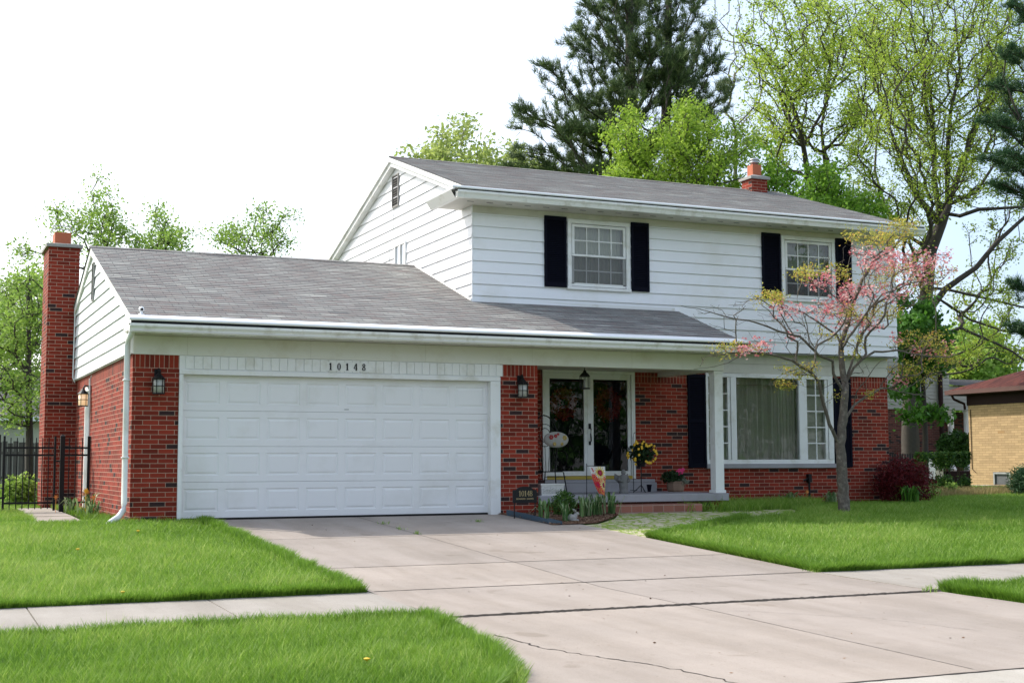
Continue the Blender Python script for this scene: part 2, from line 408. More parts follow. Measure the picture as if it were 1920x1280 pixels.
# ---- upper storey siding (front, both gables, back)
W1 = (7.07, 8.34, 3.96, 5.18); W2 = (11.68, 12.94, 3.96, 5.18); W3 = (4.98, 5.72, 4.42, 5.20)
b = MB()
siding(b, YU, 'x', 2.89, 5.16, lambda z: (5.24, 14.45), sgn=-1, holes=[W1, W2])
gy = lambda z: (max(YU, UE+(z+.10-UZE)/US), min(9.65, 2*UR-UE-(z+.10-UZE)/US))
siding(b, 5.24, 'y', 2.89, 6.86, gy, sgn=-1, holes=[(5.02, 5.68, 4.40, 5.19)])
siding(b, 14.45, 'y', 2.89, 6.86, gy, sgn=1)
siding(b, 9.65, 'x', 2.5, 5.4, lambda z: (5.24, 14.45), sgn=1)
b.box(5.222, 5.238, 1.632, 1.648, 2.89, 5.3)
part(b, 'siding', 'siding')
# garage gable siding
b = MB()
gg = lambda z: (max(0.0, GE+(z+.09-GZE)/RS), min(9.6, 2*GR-GE-(z+.09-GZE)/RS))
siding(b, GX0-.03, 'y', 2.40, 4.52, gg, sgn=-1)
b.quad((GX0-.047, 0, 2.40), (GX0, 0, 2.40), (GX0, 9.6, 2.40), (GX0-.047, 9.6, 2.40))
b.quad((GX0-.047, 0, 2.40), (GX0-.047, 0, 2.84), (GX0, 0, 2.84), (GX0, 0, 2.40))
part(b, 'gable_siding', 'siding')
# ---- rake trims, corner boards, friezes
b = MB()
def rake(mb, x0, x1, ya, yb, f, dz0=-.16, dz1=-.012, y_end=None):
    n = 10
    ys = [ya+(yb-ya)*i/n for i in range(n+1)]
    for i in range(n):
        p, q = ys[i], ys[i+1]
        mb.add([(x0,p,f(p)+dz0),(x1,p,f(p)+dz0),(x1,q,f(q)+dz0),(x0,q,f(q)+dz0),(x0,p,f(p)+dz1),(x1,p,f(p)+dz1),(x1,q,f(q)+dz1),(x0,q,f(q)+dz1)],
               [(0,3,2,1),(4,5,6,7),(0,1,5,4),(1,2,6,5),(2,3,7,6),(3,0,4,7)])
rake(b, -.80, -.752, -.42, GR, groof, -.15); rake(b, -.80, -.752, GR, 9.7, groof, -.15)
rake(b, 5.10, 5.222, 1.5, UR, uroof, -.19); rake(b, 5.10, 5.222, UR, 10.1, uroof, -.19)
rake(b, 5.06, 5.10, 1.3, UR, uroof, -.10); rake(b, 5.06, 5.10, UR, 10.1, uroof, -.10)
rake(b, 14.47, 14.60, UE, UR, uroof, -.19); rake(b, 14.47, 14.60, UR, 10.2, uroof, -.19)
rake(b, 9.28, 9.36, GE+.05, YU-.02, groof, -.14)
b.quad((9.28,0,2.6),(9.28,YU,2.6),(9.28,YU,groof(YU)-.05),(9.28,0,groof(0)-.05))
b.each('rake_board', 'trim', H, .001)
b = MB()
b.box(GX0, 9.27, -.012, .22, 2.392, 2.665); b.box(9.07, 9.27, .22, YB-.02, 2.392, 2.665)
b.each('porch_beam', 'beam', H, .001, bevel=.004)
b = MB()
for x in (.05, 1.9, 3.75, 5.6, 7.45): b.box(x, x+.004, -.015, -.0125, 2.395, 2.663)
b.each('beam_joint', 'frieze', H, .006)
b = MB()
b.box(5.235, 14.44, YU-.022, YU+.03, 5.163, 5.285); b.box(9.28, 14.41, YB-.03, YB+.02, 2.505, 2.69); b.box(9.28, 14.41, YB-.045, YB+.02, 2.692, 2.882)
b.box(5.70, 9.06, YB-.03, YB+.02, 2.475, 2.60)
b.each('frieze_board', 'frieze', H, .006)
b = MB()
b.box(-.82, 9.40, -.60, -.013, 2.668, 2.684); b.box(4.78, 14.62, 1.10, YU-.001, 5.288, 5.302); b.box(4.78, 5.222, YU, 2.16, 5.288, 5.302)
for k in range(29): b.box(-.6+k*.34, -.6+k*.34+.05, -.30, -.296, 2.664, 2.667)
b.box(5.24, 14.45, YU+.001, YB, 2.884, 2.90)                                  # underside of the overhang
b.box(5.71, 9.06, .225, YB-.031, 2.47, 2.48)                                  # porch ceiling
b.each('soffit', 'soffit', H, .006)
b = MB()
x = -.62
while x < 9.2: b.box(x, x+.075, -.42, -.414, 2.661, 2.667); x += .30
x = 5.0
while x < 14.5: b.box(x, x+.12, 1.3, 1.306, 5.281, 5.287); x += .36
so_ = part(b, 'soffit_vent', 'dark'); so_['kind'] = 'stuff'
# gutters
def gutter(mb, x0, x1, yb, z, w=.12, h=.135):
    pr = [(yb, z+h), (yb, z), (yb-w*.62, z), (yb-w*.78, z+h*.45), (yb-w, z+h*.72), (yb-w, z+h), (yb-w+.014, z+h), (yb-w+.014, z+h*.8), (yb-.01, z+h*.8)]
    P = [(x0, a, c) for a, c in pr]+[(x1, a, c) for a, c in pr]; n = len(pr)
    mb.add(P, [(i, i+1, n+i+1, n+i) for i in range(n-1)]+[tuple(range(n)), tuple(range(2*n-1, n-1, -1))])
b = MB(); gutter(b, -.86, 9.46, -.50, 2.655, .12, .125)
b.box(-.86, -.735, -.50, -.02, 2.69, 2.79)
part(b, 'gutter', 'gutter')
b = MB(); gutter(b, 4.70, 14.70, 1.10, 5.285, .12, .125)
b.add([(4.70,1.10,5.285),(4.62,1.10,5.41),(4.62,2.30,5.41),(4.70,2.30,5.285),(4.78,1.10,5.285),(4.78,2.30,5.285),(4.78,1.10,5.41),(4.78,2.30,5.41)],
      [(0,1,2,3),(0,3,5,4),(2,7,5,3),(1,6,7,2)])
b.add([(4.78, 1.10, 5.302), (5.22, 1.10, 5.302), (5.22, 2.16, 5.302), (4.78, 2.16, 5.302), (4.78, 1.10, 5.42), (5.22, 1.10, 5.42), (5.22, 2.16, 5.42), (4.78, 2.16, 5.42)],
      [(4,5,6,7),(2,3,7,6),(3,0,4,7)])
part(b, 'gutter', 'gutter')
b = MB()
b.tube([(-.87,-.60,2.842), (9.40,-.60,2.842)], .024, 10); b.box(-.84, 9.38, -.59, -.36, 2.842, 2.848)
b.quad((-.84,-.36,2.925),(9.37,-.36,2.925),(9.38,-.605,2.850),(-.84,-.605,2.850))
b.tube([(4.60,1.0,5.457), (14.68,1.0,5.457)], .022, 10); b.tube([(4.63,.99,5.43), (4.63,2.34,5.43)], .016, 8)
b.quad((4.66,1.16,5.487),(14.66,1.16,5.487),(14.68,1.0,5.457),(4.64,1.0,5.457))
b.quad((4.64,1.0,5.452),(5.09,1.0,5.452),(5.09,2.3,5.452),(4.64,2.3,5.452))
b.each('gutter_guard', 'guard', H, .006)
b = MB(); b.box(-.84, 9.44, -.590, -.56, 2.76, 2.83); b.box(4.72, 14.68, 1.005, 1.04, 5.38, 5.445); b.each('gutter_gap_shade', 'dark', H, .01)  # dark strips painted in as the shade between gutter and guard
# downspout at the garage corner
b = MB()
b.tube([(-.80,-.42,2.66), (-.81,-.12,2.60), (-.81,-.075,2.50), (-.81,-.07,.26), (-.82,-.10,.17), (-.90,-.20,.08), (-1.06,-.36,-.01)], .042, 10)
for z in (.9, 2.0): b.box(-.86, -.76, -.12, -.02, z, z+.02)
part(b, 'downspout', 'trim', smooth=True)
# roofs as overlapping courses of shingle
def roof(mb, f, ya, yb, ext, exp=.1325, up=.008):
    L_ = abs(yb-ya); n = max(1, int(round(L_/exp))); 
    for i in range(n):
        p = ya+(yb-ya)*i/n; q = ya+(yb-ya)*(i+1)/n; x0, x1 = ext((p+q)/2)
        mb.quad((x0,p,f(p)+up), (x1,p,f(p)+up), (x1,q,f(q)+.001), (x0,q,f(q)+.001))
        mb.quad((x0,p,f(p)+.0005), (x1,p,f(p)+.0005), (x1,p,f(p)+up), (x0,p,f(p)+up))
b = MB()
ge = lambda y: (-.82, 9.37) if y < YU+.02 else (-.82, 5.23)
roof(b, groof, GE-.03, GR, ge); roof(b, groof, 2*GR-GE+.1, GR, lambda y: (-.82, 5.23))
b.quad((-.82,GR-.09,groof(GR-.09)+.014), (5.23,GR-.09,groof(GR-.09)+.014), (5.23,GR,groof(GR)+.022), (-.82,GR,groof(GR)+.022))
b.quad((-.82,GR+.09,groof(GR+.09)+.014), (5.23,GR+.09,groof(GR+.09)+.014), (5.23,GR,groof(GR)+.022), (-.82,GR,groof(GR)+.022))
ue = lambda y: (5.07, 14.62)
roof(b, uroof, UE+.02, UR, ue); roof(b, uroof, 2*UR-UE+.02, UR, ue)
for s in (-1, 1): b.quad((5.07,UR+s*.09,uroof(UR+s*.09)+.014), (14.62,UR+s*.09,uroof(UR+s*.09)+.014), (14.62,UR,uroof(UR)+.022), (5.07,UR,uroof(UR)+.022))
RF = part(b, 'roof', 'shingle')
b = MB()   # metal flashing where the low roof meets the upper walls
b.quad((5.2,YU+.0,groof(YU)+.06),(5.2,YU,groof(YU)+.0),(9.28,YU-.025,groof(YU)+.0),(9.28,YU-.025,groof(YU)+.055))
for k in range(30):
    y = YU+k*.1
    if y < GR-.1: b.quad((5.216,y,groof(y)+.0),(5.216,y+.1,groof(y+.1)+.0),(5.216,y+.1,groof(y+.1)+.05),(5.216,y,groof(y)+.05))
b.build('flashing', 'trim', RF)
# deck below shingles
b = MB()
for f, ya, yb, x0, x1 in ((groof, GE, GR, -.79, 5.22), (groof, GR, 9.7, -.79, 5.22), (groof, GE, YU-.03, 5.22, 9.34), (uroof, UE+.05, UR, 5.12, 14.58), (uroof, UR, 10.2, 5.12, 14.58)):
    b.add([(x0,ya,f(ya)-.05),(x1,ya,f(ya)-.05),(x1,yb,f(yb)-.05),(x0,yb,f(yb)-.05),(x0,ya,f(ya)-.006),(x1,ya,f(ya)-.006),(x1,yb,f(yb)-.006),(x0,yb,f(yb)-.006)],
          [(0,3,2,1),(4,5,6,7),(0,1,5,4),(1,2,6,5),(2,3,7,6),(3,0,4,7)])
b.build('roof_deck', 'soffit', RF)
# chimneys
def chimney(x0, x1, y0, y1, z0, z1, flue, nm_label, corbel=0):
    b = MB(); b.box(x0, x1, y0, y1, z0, z1); ch = part(b, 'chimney', 'chimney_brick'); ch['label'] = nm_label
    e = .05; b = MB()
    b.box(x0-e, x1+e, y0-e, y1+e, z1+.002, z1+.06)
    fx0, fx1, fy0, fy1, fz = flue
    P = [(x0-e,y0-e,z1+.06),(x1+e,y0-e,z1+.06),(x1+e,y1+e,z1+.06),(x0-e,y1+e,z1+.06),(fx0-.03,fy0-.03,z1+.11),(fx1+.03,fy0-.03,z1+.11),(fx1+.03,fy1+.03,z1+.11),(fx0-.03,fy1+.03,z1+.11)]
    b.add(P, [(4,5,6,7),(0,1,5,4),(1,2,6,5),(2,3,7,6),(3,0,4,7)]); b.build('chimney_cap', 'cement', ch)
    b = MB(); wl = .03
    for a in ((fx0, fx1, fy0, fy0+wl), (fx0, fx1, fy1-wl, fy1), (fx0, fx0+wl, fy0+wl, fy1-wl), (fx1-wl, fx1, fy0+wl, fy1-wl)): b.box(*a, z1+.09, z1+fz)
    b.build('flue', 'flue', ch, bevel=.006)
    return ch
ch = chimney(-1.285, -.72, 7.0, 8.05, -.3, 4.95, (-1.16, -.86, 7.25, 7.70, .33), 'tall brick chimney against the garage gable')
b = MB()
for y in (7.27, 7.68): b.tube([(-1.20,y,5.27), (-1.20,y,5.38), (-1.17,y,5.41), (-.85,y,5.40), (-.83,y,5.37), (-.83,y,5.27)], .008, 6)
b.tube([(-1.17,7.25,5.41), (-1.17,7.70,5.41)], .007, 5); b.tube([(-.86,7.25,5.40), (-.86,7.70,5.40)], .007, 5)
b.build('flue_guard', 'galv', ch)
b = MB(); ch = chimney(13.64, 14.06, 5.45, 5.85, 6.6, 7.20, (13.74, 13.97, 5.54, 5.77, .36), 'short brick chimney on the upper ridge')
b = MB(); b.lathe((13.86, 5.655, 7.56), [(.09, 0), (.09, .05), (.115, .055), (.115, .075), (.09, .08), (.09, .11), (.115, .115), (.10, .15), (.04, .17)], 14); b.build('flue_cowl', 'galv', ch, smooth=True)
# wire down the garage gable
b = MB(); b.tube([(-.79,6.9,3.82), (-.80,6.93,2.45), (-.76,6.93,2.36)], .012, 5); part(b, 'cable', 'trim')
# gable vents
for (xp, yc, w, z0, z1) in ((-.768, 4.33, .17, 3.66, 4.28), (5.222, 5.66, .34, 5.98, 6.60)):
    b = MB(); fr = .02
    b.box(xp-.03, xp, yc-w/2-fr, yc-w/2, z0-fr, z1+fr); b.box(xp-.03, xp, yc+w/2, yc+w/2+fr, z0-fr, z1+fr)
    b.box(xp-.03, xp, yc-w/2, yc+w/2, z1, z1+fr); b.box(xp-.03, xp, yc-w/2, yc+w/2, z0-fr, z0)
    V_ = part(b, 'gable_vent', 'cement')
    b = MB(); b.box(xp-.004, xp-.001, yc-w/2, yc+w/2, z0, z1); b.build('vent_screen', 'dark', V_)
    b = MB(); z = z0+.01
    while z < z1-.02:
        b.add([(xp-.026,yc-w/2,z),(xp-.026,yc+w/2,z),(xp-.012,yc+w/2,z+.013),(xp-.012,yc-w/2,z+.013)], [(0,1,2,3)]); z += .05
    b.build('louvre', 'cement', V_)
# cable on the upper gable
b = MB(); b.tube([(5.215,5.82,5.95), (5.21,5.80,5.55), (5.21,5.80,5.3), (5.21,6.0,5.27), (5.21,6.05,4.7)], .008, 5); part(b, 'cable', 'trim')
# ---------------------------------------------------------------- garage door
GD0, GD1, GDY = .0, 4.86, .10
b = MB()
b.box(-.06, .0, -.03, .12, -.02, 2.115); b.box(4.86, 5.03, -.03, .12, -.02, 2.115)
b.box(-.06, 5.03, -.035, .12, 2.118, 2.185)
part(b, 'garage_door_casing', 'trim', bevel=.004)
b = MB(); b.box(-.06, 5.03, -.008, .10, 2.187, 2.39)
FB = part(b, 'garage_header', 'trim')
b = MB(); x = .03
while x < 5.0:
    b.box(x, x+.110, -.020, -.0085, 2.20, 2.385); x += .1265
b.build('header_batten', 'trim', FB, bevel=.002)
b = MB(); b.box(2.14, 2.84, -.025, -.0205, 2.215, 2.355); pl = b.build('number_plate', 'trim', FB)
for k, c in enumerate('10148'):
    b = MB(); text_marks(b, 2.18+k*.132, -.0255, 2.232, .108, c, .006)
    d = part(b, 'house_number', 'black'); d['label'] = 'black digit '+c+' over the garage door'
gd = None
def door_section(z0, z1):
    b = MB(); y = GDY; n = 8; cw = (GD1-GD0)/n; ph = (z1-z0); mx = .052; mz = .095
    for i in range(n):
        c0, c1 = GD0+i*cw, GD0+(i+1)*cw
        rings = [(0, 0, 0), (mx, mz, 0), (mx+.010, mz+.010, .009), (mx+.028, mz+.028, .009), (mx+.05, mz+.05, .001)]
        R_ = []
        for (a, c, d) in rings: R_.append([(c0+a, y+d, z0+c), (c1-a, y+d, z0+c), (c1-a, y+d, z1-c), (c0+a, y+d, z1-c)])
        V_ = [p for r_ in R_ for p in r_]; F_ = []
        for k in range(len(rings)-1):
            for j in range(4): F_.append((4*k+j, 4*k+(j+1) % 4, 4*k+4+(j+1) % 4, 4*k+4+j))
        F_.append(tuple(4*(len(rings)-1)+j for j in range(4))); b.add(V_, F_)
    b.quad((GD0,y,z1),(GD1,y,z1),(GD1,y+.03,z1+.002),(GD0,y+.03,z1+.002)); b.quad((GD0,y+.03,z0-.002),(GD1,y+.03,z0-.002),(GD1,y,z0),(GD0,y,z0))
    return b
b = MB(); b.box(GD0, GD1, GDY+.03, GDY+.05, 0, 2.12); gd = part(b, 'garage_door', 'door_white')
for k in range(4): door_section(.03+k*.5225, .03+(k+1)*.5225-.004).build('door_section', 'door_white', gd)
b = MB(); b.box(GD0, GD1, GDY-.002, GDY+.03, -.01, .027); b.build('bottom_seal', 'black', gd)
b = MB(); b.box(2.47, 2.54, GDY-.006, GDY-.001, 1.63, 1.65); b.build('maker_badge', 'galv', gd)
# ---------------------------------------------------------------- wall lanterns
def lantern(px, py, pz, face='y', lit=False):
    """px.. wall point; face 'y' = projects to -y, 'x' = projects to -x"""
    def T(pts): return [(px+a, py-d, pz+c) if face == 'y' else (px-d, py+a, pz+c) for a, d, c in pts]
    b = MB()
    def bx(a0, a1, d0, d1, z0, z1):
        P = T([(a0,d0,z0),(a1,d0,z0),(a1,d1,z0),(a0,d1,z0),(a0,d0,z1),(a1,d0,z1),(a1,d1,z1),(a0,d1,z1)]); b.add(P, [(0,3,2,1),(4,5,6,7),(0,1,5,4),(1,2,6,5),(2,3,7,6),(3,0,4,7)])
    c = T([(0, .13, 0)])[0]
    bx(-.045, .045, 0, .02, .04, .20)
    b.tube(T([(0,.02,.12), (0,.05,.19), (0,.10,.20), (0,.13,.15)]), .016, 8)
    b.lathe(c, [(.095, .045), (.10, .052), (.055, .10), (.03, .125), (.012, .15)], 12)
    b.lathe(c, [(.088, -.165), (.088, -.15)], 12)
    for k in range(6):
        t = math.pi*k/3; b.tube([(c[0]+.086*math.cos(t), c[1]+.086*math.sin(t), c[2]-.155), (c[0]+.086*math.cos(t), c[1]+.086*math.sin(t), c[2]+.05)], .0055, 4)
    b.lathe(c, [(.088, -.055), (.088, -.045)], 12)
    o = part(b, 'wall_lantern', 'black')
    b = MB(); b.lathe(c, [(.076, -.15), (.078, .045)], 12); b.build('lantern_glass', 'lit' if lit else 'lens', o, smooth=True)
    return o
lantern(-.37, 0, 1.98)['label'] = 'black lantern on the left brick pillar'
lantern(5.38, 0, 2.02)['label'] = 'black lantern on the pillar beside the porch'
lantern(GX0, 4.78, 1.99, 'x', True)['label'] = 'lit lantern on the side wall'
# side door
b = MB(); b.box(GX0-.01, GX0+.10, 4.80, 4.875, .02, 2.2); b.box(GX0-.0, GX0+.10, 5.545, 5.62, .02, 2.2); b.box(GX0+.0, GX0+.10, 4.877, 5.543, 2.12, 2.2)
sd = part(b, 'side_door', 'trim'); b = MB(); b.box(GX0+.07, GX0+.11, 4.88, 5.54, .02, 2.118); b.build('door_leaf', 'trim', sd)
b = MB(); b.tube([(GX0+.0,4.70,2.36), (GX0-.03,4.70,2.30), (GX0-.03,4.70,.2)], .018, 6); part(b, 'conduit', 'trim')
# ---------------------------------------------------------------- double hung windows
def double_hung(x0, x1, z0, z1, y, blind):
    b = MB(); c = .075
    b.box(x0, x1, y-.045, y+.02, z1-c, z1); b.box(x0, x0+c, y-.045, y+.02, z0, z1-c); b.box(x1-c, x1, y-.045, y+.02, z0, z1-c); b.box(x0-.015, x1+.015, y-.06, y+.02, z0-.055, z0-.002)
    wd = part(b, 'window', 'trim', bevel=.004)
    X0, X1, Z0, Z1 = x0+c, x1-c, z0+.0, z1-c; zm = (Z0+Z1)/2
    for top in (1, 0):
        a, d = (zm-.02, Z1-.012) if top else (Z0+.012, zm+.02); yy = y-.025 if top else y-.005; s = .05
        xa, xb = X0+.012, X1-.012
        b = MB(); b.box(xa, xb, yy-.012, yy+.022, d-s, d); b.box(xa, xb, yy-.012, yy+.022, a, a+(.035 if top else .06)); b.box(xa, xa+s, yy-.012, yy+.022, a+.04, d-s); b.box(xb-s, xb, yy-.012, yy+.022, a+.04, d-s)
        sh = b.build('sash', 'trim', wd)
        b = MB()
        gx0, gx1, gz0, gz1 = xa+s, xb-s, a+.04, d-s
        for k in (1, 2, 3): xx = gx0+(gx1-gx0)*k/4; b.box(xx-.010, xx+.010, yy-.010, yy+.001, gz0, gz1)
        b.box(gx0, gx1, yy-.009, yy+.0005, (gz0+gz1)/2-.010, (gz0+gz1)/2+.010)
        b.build('muntin', 'trim', wd)
        b = MB(); b.quad((gx0,yy+.004,gz0),(gx1,yy+.004,gz0),(gx1,yy+.004,gz1),(gx0,yy+.004,gz1)); b.build('pane', 'glass', wd)
    b = MB(); b.quad((X0+.01,y-.03,Z0+.07),(X1-.01,y-.03,Z0+.07),(X1-.01,y-.03,zm-.02),(X0+.01,y-.03,zm-.02)); b.build('screen', 'screen', wd)
    b = MB(); n = 60; yb = y+.10
    xs = [X0+(X1-X0)*i/n for i in range(n+1)]
    for i in range(n):
        ya = yb+.012*math.sin(i*1.3)*(1 if not blind else .15); y2 = yb+.012*math.sin((i+1)*1.3)*(1 if not blind else .15)
        b.quad((xs[i],ya,Z0 if not blind else zm-.05),(xs[i+1],y2,Z0 if not blind else zm-.05),(xs[i+1],y2,Z1),(xs[i],ya,Z1))
    b.build('curtain', 'blind' if blind else 'curtain', wd)
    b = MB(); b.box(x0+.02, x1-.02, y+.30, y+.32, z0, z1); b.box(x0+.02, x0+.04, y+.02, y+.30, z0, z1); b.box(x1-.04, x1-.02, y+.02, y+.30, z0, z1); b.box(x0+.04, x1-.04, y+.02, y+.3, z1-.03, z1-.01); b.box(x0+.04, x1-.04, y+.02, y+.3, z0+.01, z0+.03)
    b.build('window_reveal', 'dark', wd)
    return wd
double_hung(*W1, YU, False)['label'] = 'upstairs window left, net curtain and dark shutters'
double_hung(*W2, YU, True)['label'] = 'upstairs window right behind the dogwood, pale blind'
# small gable window
b = MB(); xg = 5.222
b.box(xg-.03, xg+.02, 5.02, 5.07, 4.40, 5.19); b.box(xg-.03, xg+.02, 5.63, 5.68, 4.40, 5.19); b.box(xg-.03, xg+.02, 5.07, 5.63, 5.14, 5.19); b.box(xg-.03, xg+.02, 5.33, 5.37, 4.40, 5.14)
gw = part(b, 'window', 'trim'); gw['label'] = 'small slider window in the upper gable'
b = MB(); b.quad((xg,5.07,4.4),(xg,5.63,4.4),(xg,5.63,5.14),(xg,5.07,5.14)); b.build('pane', 'glass', gw)
b = MB(); b.box(xg+.10, xg+.12, 5.02, 5.68, 4.4, 5.19); b.build('curtain', 'blind', gw)
# ---------------------------------------------------------------- shutters
def shutter(x0, x1, z0, z1, y):
    b = MB(); t = .035; s = .045; zm = (z0+z1)/2
    b.box(x0, x0+s, y-t, y, z0, z1); b.box(x1-s, x1, y-t, y, z0, z1)
    b.box(x0+s, x1-s, y-t, y, z1-.07, z1); b.box(x0+s, x1-s, y-t, y, z0, z0+.08); 
    if z1-z0 > 1.5: b.box(x0+s, x1-s, y-t, y, zm-.03, zm+.03)
    b.box(x0+s, x1-s, y-.008, y, z0+.08, z1-.07)
    S = part(b, 'shutter', 'shutter')
    b = MB(); z = z0+.085
    while z < z1-.09:
        if not (z1-z0 > 1.5 and zm-.05 < z < zm+.02): b.add([(x0+s,y-.03,z),(x1-s,y-.03,z),(x1-s,y-.010,z+.028),(x0+s,y-.010,z+.028)], [(0,1,2,3)])
        z += .033
    b.build('louvre', 'shutter', S)
    return S
for a in ((6.61, 7.045, 3.93, 5.205, YU-.018), (8.37, 8.74, 3.93, 5.205, YU-.018), (11.23, 11.655, 3.93, 5.205, YU-.018), (12.97, 13.34, 3.93, 5.205, YU-.018)): shutter(*a)
for a in ((9.72, 10.11, .71, 2.465, YB-.004), (13.07, 13.49, .71, 2.465, YB-.004)): shutter(*a)
# ---------------------------------------------------------------- picture window
b = MB(); y = YB
X = [10.13, 10.19, 10.62, 10.80, 12.24, 12.45, 12.85, 13.04]; zb, zt = .80, 2.47
b.box(10.12, 13.05, y-.03, y+.06, 2.425, 2.50)
b.box(10.12, 13.05, y-.035, y+.06, .78, .86)
for a, c in ((10.12, 10.175), (10.60, 10.66), (10.668, 10.79), (12.235, 12.36), (12.368, 12.43), (12.86, 12.92), (12.93, 13.05)): b.box(a, c, y-.035 if c-a > .1 else y-.02, y+.06, .862, 2.423)
pw = part(b, 'window', 'trim', bevel=.003); pw['label'] = 'wide picture window with two gridded side lights'
for (a, c) in ((10.175, 10.60), (12.43, 12.86)):
    b = MB(); b.box((a+c)/2-.010, (a+c)/2+.010, y-.018, y-.005, .862, 2.423)
    for k in range(1, 5): zz = .862+(2.423-.862)*k/5; b.box(a, c, y-.017, y-.0055, zz-.010, zz+.010)
    b.build('muntin', 'trim', pw)
    b = MB(); b.quad((a,y-.003,.862),(c,y-.003,.862),(c,y-.003,2.423),(a,y-.003,2.423)); b.build('pane', 'glass', pw)
b = MB(); b.quad((10.79,y+.005,.862),(12.235,y+.005,.862),(12.235,y+.005,2.423),(10.79,y+.005,2.423)); b.build('pane', 'glass', pw)
b = MB(); n = 190
for i in range(n):
    def cy(k): 
        return y+.16+.036*math.sin(k*.78+.7*math.sin(k*.23))+.008*math.sin(k*2.1)
    xa = 10.66+(12.36-10.66)*i/n; xb = 10.66+(12.36-10.66)*(i+1)/n
    b.quad((xa,cy(i),.80),(xb,cy(i+1),.80),(xb,cy(i+1),2.44),(xa,cy(i),2.44))
b.build('curtain', 'curtain', pw)
b = MB()
for a, c in ((10.15, 10.64), (12.38, 12.92)): b.quad((a,y+.10,.80),(c,y+.10,.80),(c,y+.10,2.44),(a,y+.10,2.44))
b.each('blind', 'curtain', pw)
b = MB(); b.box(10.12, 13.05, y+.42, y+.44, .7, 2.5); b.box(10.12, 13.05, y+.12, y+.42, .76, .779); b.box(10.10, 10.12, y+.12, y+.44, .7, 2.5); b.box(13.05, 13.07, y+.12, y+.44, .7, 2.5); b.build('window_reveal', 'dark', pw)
b = MB(); b.box(10.10, 13.07, y-.07, y-.0, .70, .778); b.build('sill', 'slab', pw)
# ---------------------------------------------------------------- front doors
b = MB(); y = YB
b.box(6.70, 6.775, y-.04, y+.10, .52, 2.42); b.box(8.505, 8.58, y-.04, y+.10, .52, 2.42); b.box(6.70, 8.58, y-.04, y+.10, 2.422, 2.48)
b.box(7.60, 7.66, y-.02, y+.05, .58, 2.421)
fd = part(b, 'front_door', 'trim', bevel=.003)
for a, c in ((6.78, 7.60), (7.662, 8.50)):
    b = MB(); s = .065
    b.box(a, c, y-.015, y+.02, 2.32, 2.42); b.box(a, c, y-.015, y+.02, .58, .66); b.box(a, a+s, y-.015, y+.02, .66, 2.32); b.box(c-s, c, y-.015, y+.02, .66, 2.32)
    st = b.build('storm_door', 'trim', fd)
    b = MB(); b.quad((a+s,y+.004,.66),(c-s,y+.004,.66),(c-s,y+.004,2.32),(a+s,y+.004,2.32)); b.build('door_pane', 'door_glass', fd)
b = MB(); b.tube([(7.645,y-.03,1.17),(7.645,y-.075,1.20),(7.635,y-.08,1.32),(7.645,y-.075,1.42),(7.645,y-.03,1.45)], .012, 6); b.box(7.62, 7.67, y-.03, y-.016, 1.42, 1.52); b.box(7.625, 7.665, y-.03, y-.016, 1.13, 1.20)
b.build('handle', 'black', fd)
b = MB(); b.box(6.775, 8.505, y-.05, y+.05, .515, .575); b.build('threshold', 'yellow', fd)
b = MB(); b.box(6.79, 7.60, y+.14, y+.18, .55, 2.42); b.box(7.66, 8.49, y+.14, y+.18, .55, 2.42)
for a in (6.90, 7.77):
    for z0, z1 in ((.75, 1.35), (1.5, 2.2)): b.box(a, a+.24, y+.125, y+.14, z0, z1); b.box(a+.34, a+.58, y+.125, y+.14, z0, z1)
b.build('door_leaf', 'shutter', fd)
# porch slab, step, post
b = MB(); b.box(5.704, 9.30, -.06, YB-.002, .158, .285); part(b, 'porch_slab', 'slab', bevel=.008)
b = MB(); b.box(6.60, 8.82, YB-.38, YB-.052, .287, .455); b.box(6.60, 8.82, YB-.32, YB-.001, .457, .512); part(b, 'door_step', 'slab', bevel=.006)
b = MB(); b.box(6.66, 8.55, -.40, .095, -.3, .125); part(b, 'porch_step', 'step_brick', bevel=.01)
b = MB(); b.box(9.085, 9.255, .01, .18, .34, 2.39); b.box(9.065, 9.275, -.01, .20, .287, .338); b.box(9.075, 9.265, 0, .19, 2.34, 2.388); part(b, 'porch_post', 'trim', bevel=.006)
# outside tap pipe and cable stub on the brick
b = MB(); b.tube([(12.42,YB-.05,.02),(12.42,YB-.05,.42)], .022, 8); b.box(12.385, 12.455, YB-.09, YB-.002, .42, .58); b.tube([(12.30,YB-.04,.45),(12.40,YB-.06,.50)], .015, 6); part(b, 'gas_pipe', 'black')
# security camera standing on the roof edge
b = MB(); b.ball((-.66,-.30,3.01), .04, 12, 8); b.tube([(-.66,-.30,2.93),(-.66,-.30,2.98)], .02, 8); b.lathe((-.66,-.30,2.925), [(.05,0),(.04,.015)], 10)
fl_ = part(b, 'floodlight', 'guard', smooth=True); b = MB(); b.tube([(-.66,-.335,3.005),(-.66,-.352,3.0)], [.022,.02], 10); b.build('floodlight_lens', 'black', fl_)
